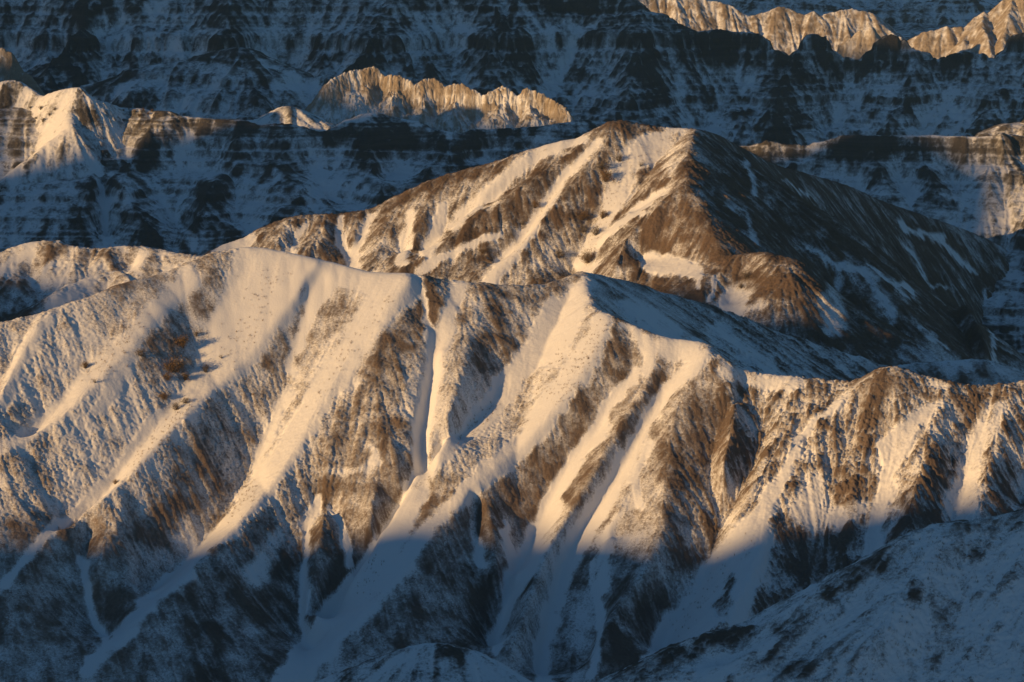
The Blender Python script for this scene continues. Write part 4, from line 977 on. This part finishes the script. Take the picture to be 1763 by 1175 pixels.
# ------------------------------------------------------------------ valley floor out to the horizon
xs = np.concatenate([np.linspace(-9000, -400, 40), np.linspace(-380, 480, 120), np.linspace(500, 9000, 40)])
ys = np.concatenate([np.linspace(-3000, 0, 20), np.linspace(20, 2600, 200), np.linspace(2700, 12000, 40)])
XX, YY = np.meshgrid(xs, ys)
r5 = np.random.default_rng(3)
ZZ = 26 - 18 * smooth01(YY, 530, 640) + 2.0 * noise(XX.shape, 3, r5) - 0.07 * np.clip(YY - 1000, 0, 1500)
g = new_mesh_grid('terrain', XX, YY, ZZ, {'snow': 0.55 + 0.2 * noise(XX.shape, 2, r5), 'tone': 0 * XX}, M_STRATA)
g['kind'] = 'structure'; g['label'] = 'snowy valley floor lying between the hills'

# ------------------------------------------------------------------ unseen ridge west of the view, crest shaped to drop shadow where wanted
def tau(P):
    r = P[:, 0] * A_SUN[0] + P[:, 1] * A_SUN[1]; sx = P[:, 0] * P_SUN[0] + P[:, 1] * P_SUN[1]
    return sx, P[:, 2] - r * TAN_EL
def edge(key, pts, dz=0.0):
    p = np.array(pts, float)
    W = HILLS[key].hit(p[:, 0], p[:, 1]); W = W[np.isfinite(W[:, 0])]
    sx, t = tau(W); return list(zip(sx, t + dz))
HS = []
HS += edge('front', [(0, 905), (60, 930), (140, 905), (220, 925), (300, 950), (360, 960), (430, 915), (500, 930), (570, 945), (640, 930), (700, 905), (760, 885), (810, 862), (860, 885), (910, 910), (970, 935), (1040, 915), (1110, 915), (1180, 935), (1235, 960), (1290, 915), (1350, 885), (1400, 878), (1470, 900), (1530, 880), (1600, 885), (1700, 860), (1763, 850)])
for k_ in ('left', 'lefthill', 'mid', 'castle', 'wall', 'right', 'butteA', 'butteB', 'far', 'peak', 'fg'):
    W = HILLS[k_].hit(np.linspace(5, 1758, 40), np.full(40, 300.0) if k_ not in ('wall', 'far', 'fg', 'front') else np.full(40, 30.0))
    W = W[np.isfinite(W[:, 0])]
HS += edge('left', [(20, 490), (100, 480), (150, 480)])
SHADOW = sorted(HS)
def ctrl(u, v, Y, dz=0.0):
    P = at(np.array([u], float), np.array([v], float), np.array([Y], float)); sx, t = tau(P); return (float(sx[0]), float(t[0] + dz))
CT = list(HS)
s_front = [q[0] for q in HS]
# near ground: all shaded
sf0 = min(s_front); tf0 = [q for q in HS if q[0] == sf0][0][1]
CT += [(sf0 - 12, tf0 + 1.0), (sf0 - 30, tf0 + 10), (sf0 - 80, tf0 + 16), (sf0 - 200, tf0 + 10)]
for (u, v, Y) in [(1700, 600, 590), (1550, 500, 600)]: CT.append(ctrl(u, v, Y, 0))
for (u, v, Y) in [(1100, 520, 580), (800, 500, 594), (600, 475, 596), (400, 440, 600)]: CT.append(ctrl(u, v, Y, -3))
CT += edge('peak', [(1390, 490), (1375, 506), (1350, 513), (1320, 522), (1285, 530)], 0.3)
CT += edge('peak', [(1395, 548), (1370, 556), (1335, 556)], 4.0)
for (u, v, Y, dz) in [(1763, 305, 797, 0), (1720, 288, 800, 0), (1680, 268, 804, 0), (1650, 256, 805, 0), (1620, 246, 806, 2), (1590, 244, 806, 4), (1540, 246, 807, 5), (1500, 241, 807, 5), (1440, 246, 808, 5), (1300, 250, 809, 5)]: CT.append(ctrl(u, v, Y, dz))
CT += edge('mid', [(650, 202), (600, 222), (560, 231), (500, 225), (430, 219), (350, 211)], 2.5)
CT += edge('lefthill', [(150, 250), (60, 292), (0, 318)])
for (u, v, Y) in [(975, 205, 852), (900, 222, 852), (800, 212, 854), (720, 192, 856), (640, 175, 858), (570, 152, 857)]: CT.append(ctrl(u, v, Y))
for (u, v, Y) in [(1763, 66, 1062), (1560, 100, 1056), (1300, 60, 1062), (1100, -10, 1066), (800, -60, 1072), (400, -75, 1074), (0, -90, 1072), (-200, -90, 1072)]: CT.append(ctrl(u, v, Y, 7))
for (u, v, Y) in [(1750, 110, 1415), (1600, 110, 1430), (1400, 100, 1490), (1100, 60, 1495)]: CT.append(ctrl(u, v, Y, -2))
for (u, v, Y) in [(1750, -20, 1640), (1500, -40, 1740), (1700, -60, 1850), (1700, -80, 1950), (1200, -80, 1950), (800, -80, 1960)]: CT.append(ctrl(u, v, Y, 14))
for (u, v, Y) in [(1740, 420, 765), (1600, 420, 760)]: CT.append(ctrl(u, v, Y, 2))
CT = np.array(sorted(CT))
print('shadow profile', np.round(CT, 1).tolist())
R0 = 170.0
sg = np.arange(CT[0, 0], CT[-1, 0] + 300, 2.0)
Hs = np.interp(sg, CT[:, 0], CT[:, 1])
Hs = blur(Hs[None, :].repeat(3, 0).astype(np.float32), 1.5)[1] + 0.7 * noise((3, len(sg)), 2.5, r5)[1]
rr = np.concatenate([np.linspace(-150, -10, 24), np.linspace(-6, 6, 13), np.linspace(10, 150, 24)])
SS, RR = np.meshgrid(sg, rr)
ZC = Hs[None, :] + R0 * TAN_EL - 0.7 * (np.sqrt(RR * RR + 4) - 2) * (1 + 0.1 * noise(SS.shape, 4, r5))
xw = SS * P_SUN[0] + (RR + R0) * A_SUN[0]; yw = SS * P_SUN[1] + (RR + R0) * A_SUN[1]
c = new_mesh_grid('hill', xw, yw, np.maximum(ZC, 0), {'snow': 0.45 + 0.2 * noise(SS.shape, 2, r5), 'tone': 0 * SS}, M_STRATA)
c['kind'] = 'structure'; c['label'] = 'long unseen ridge west of the view, crest shaped for its shadow'
# ------------------------------------------------------------------ thin winter air
zlo = min(float(o.matrix_world.translation.z + min(c_[2] for c_ in o.bound_box)) for o in S.objects if o.type == 'MESH')
zhi = max(float(o.matrix_world.translation.z + max(c_[2] for c_ in o.bound_box)) for o in S.objects if o.type == 'MESH')
bx = [(-9100, -3100, zlo - 1.0), (9100, 12100, max(zhi, CZ) + 3.0)]
hv = [(bx[i][0], bx[j][1], bx[k][2]) for k in (0, 1) for j in (0, 1) for i in (0, 1)]
hm_ = bpy.data.materials.new('haze'); hm_.use_nodes = True
hn = hm_.node_tree; hn.nodes.remove(hn.nodes['Principled BSDF'])
pv = hn.nodes.new('ShaderNodeVolumePrincipled'); pv.inputs['Color'].default_value = (0.35, 0.66, 1.0, 1); pv.inputs['Density'].default_value = 0.00005
hn.links.new(pv.outputs[0], hn.nodes['Material Output'].inputs['Volume'])
ho = bpy.data.objects.new('haze', raw_mesh('haze', hv, [(0, 2, 3, 1), (4, 5, 7, 6), (0, 1, 5, 4), (2, 6, 7, 3), (0, 4, 6, 2), (1, 3, 7, 5)], hm_))
S.collection.objects.link(ho); ho['kind'] = 'stuff'; ho['label'] = 'thin bluish winter air over the whole valley'
print('done', round(time.time() - T0, 1))
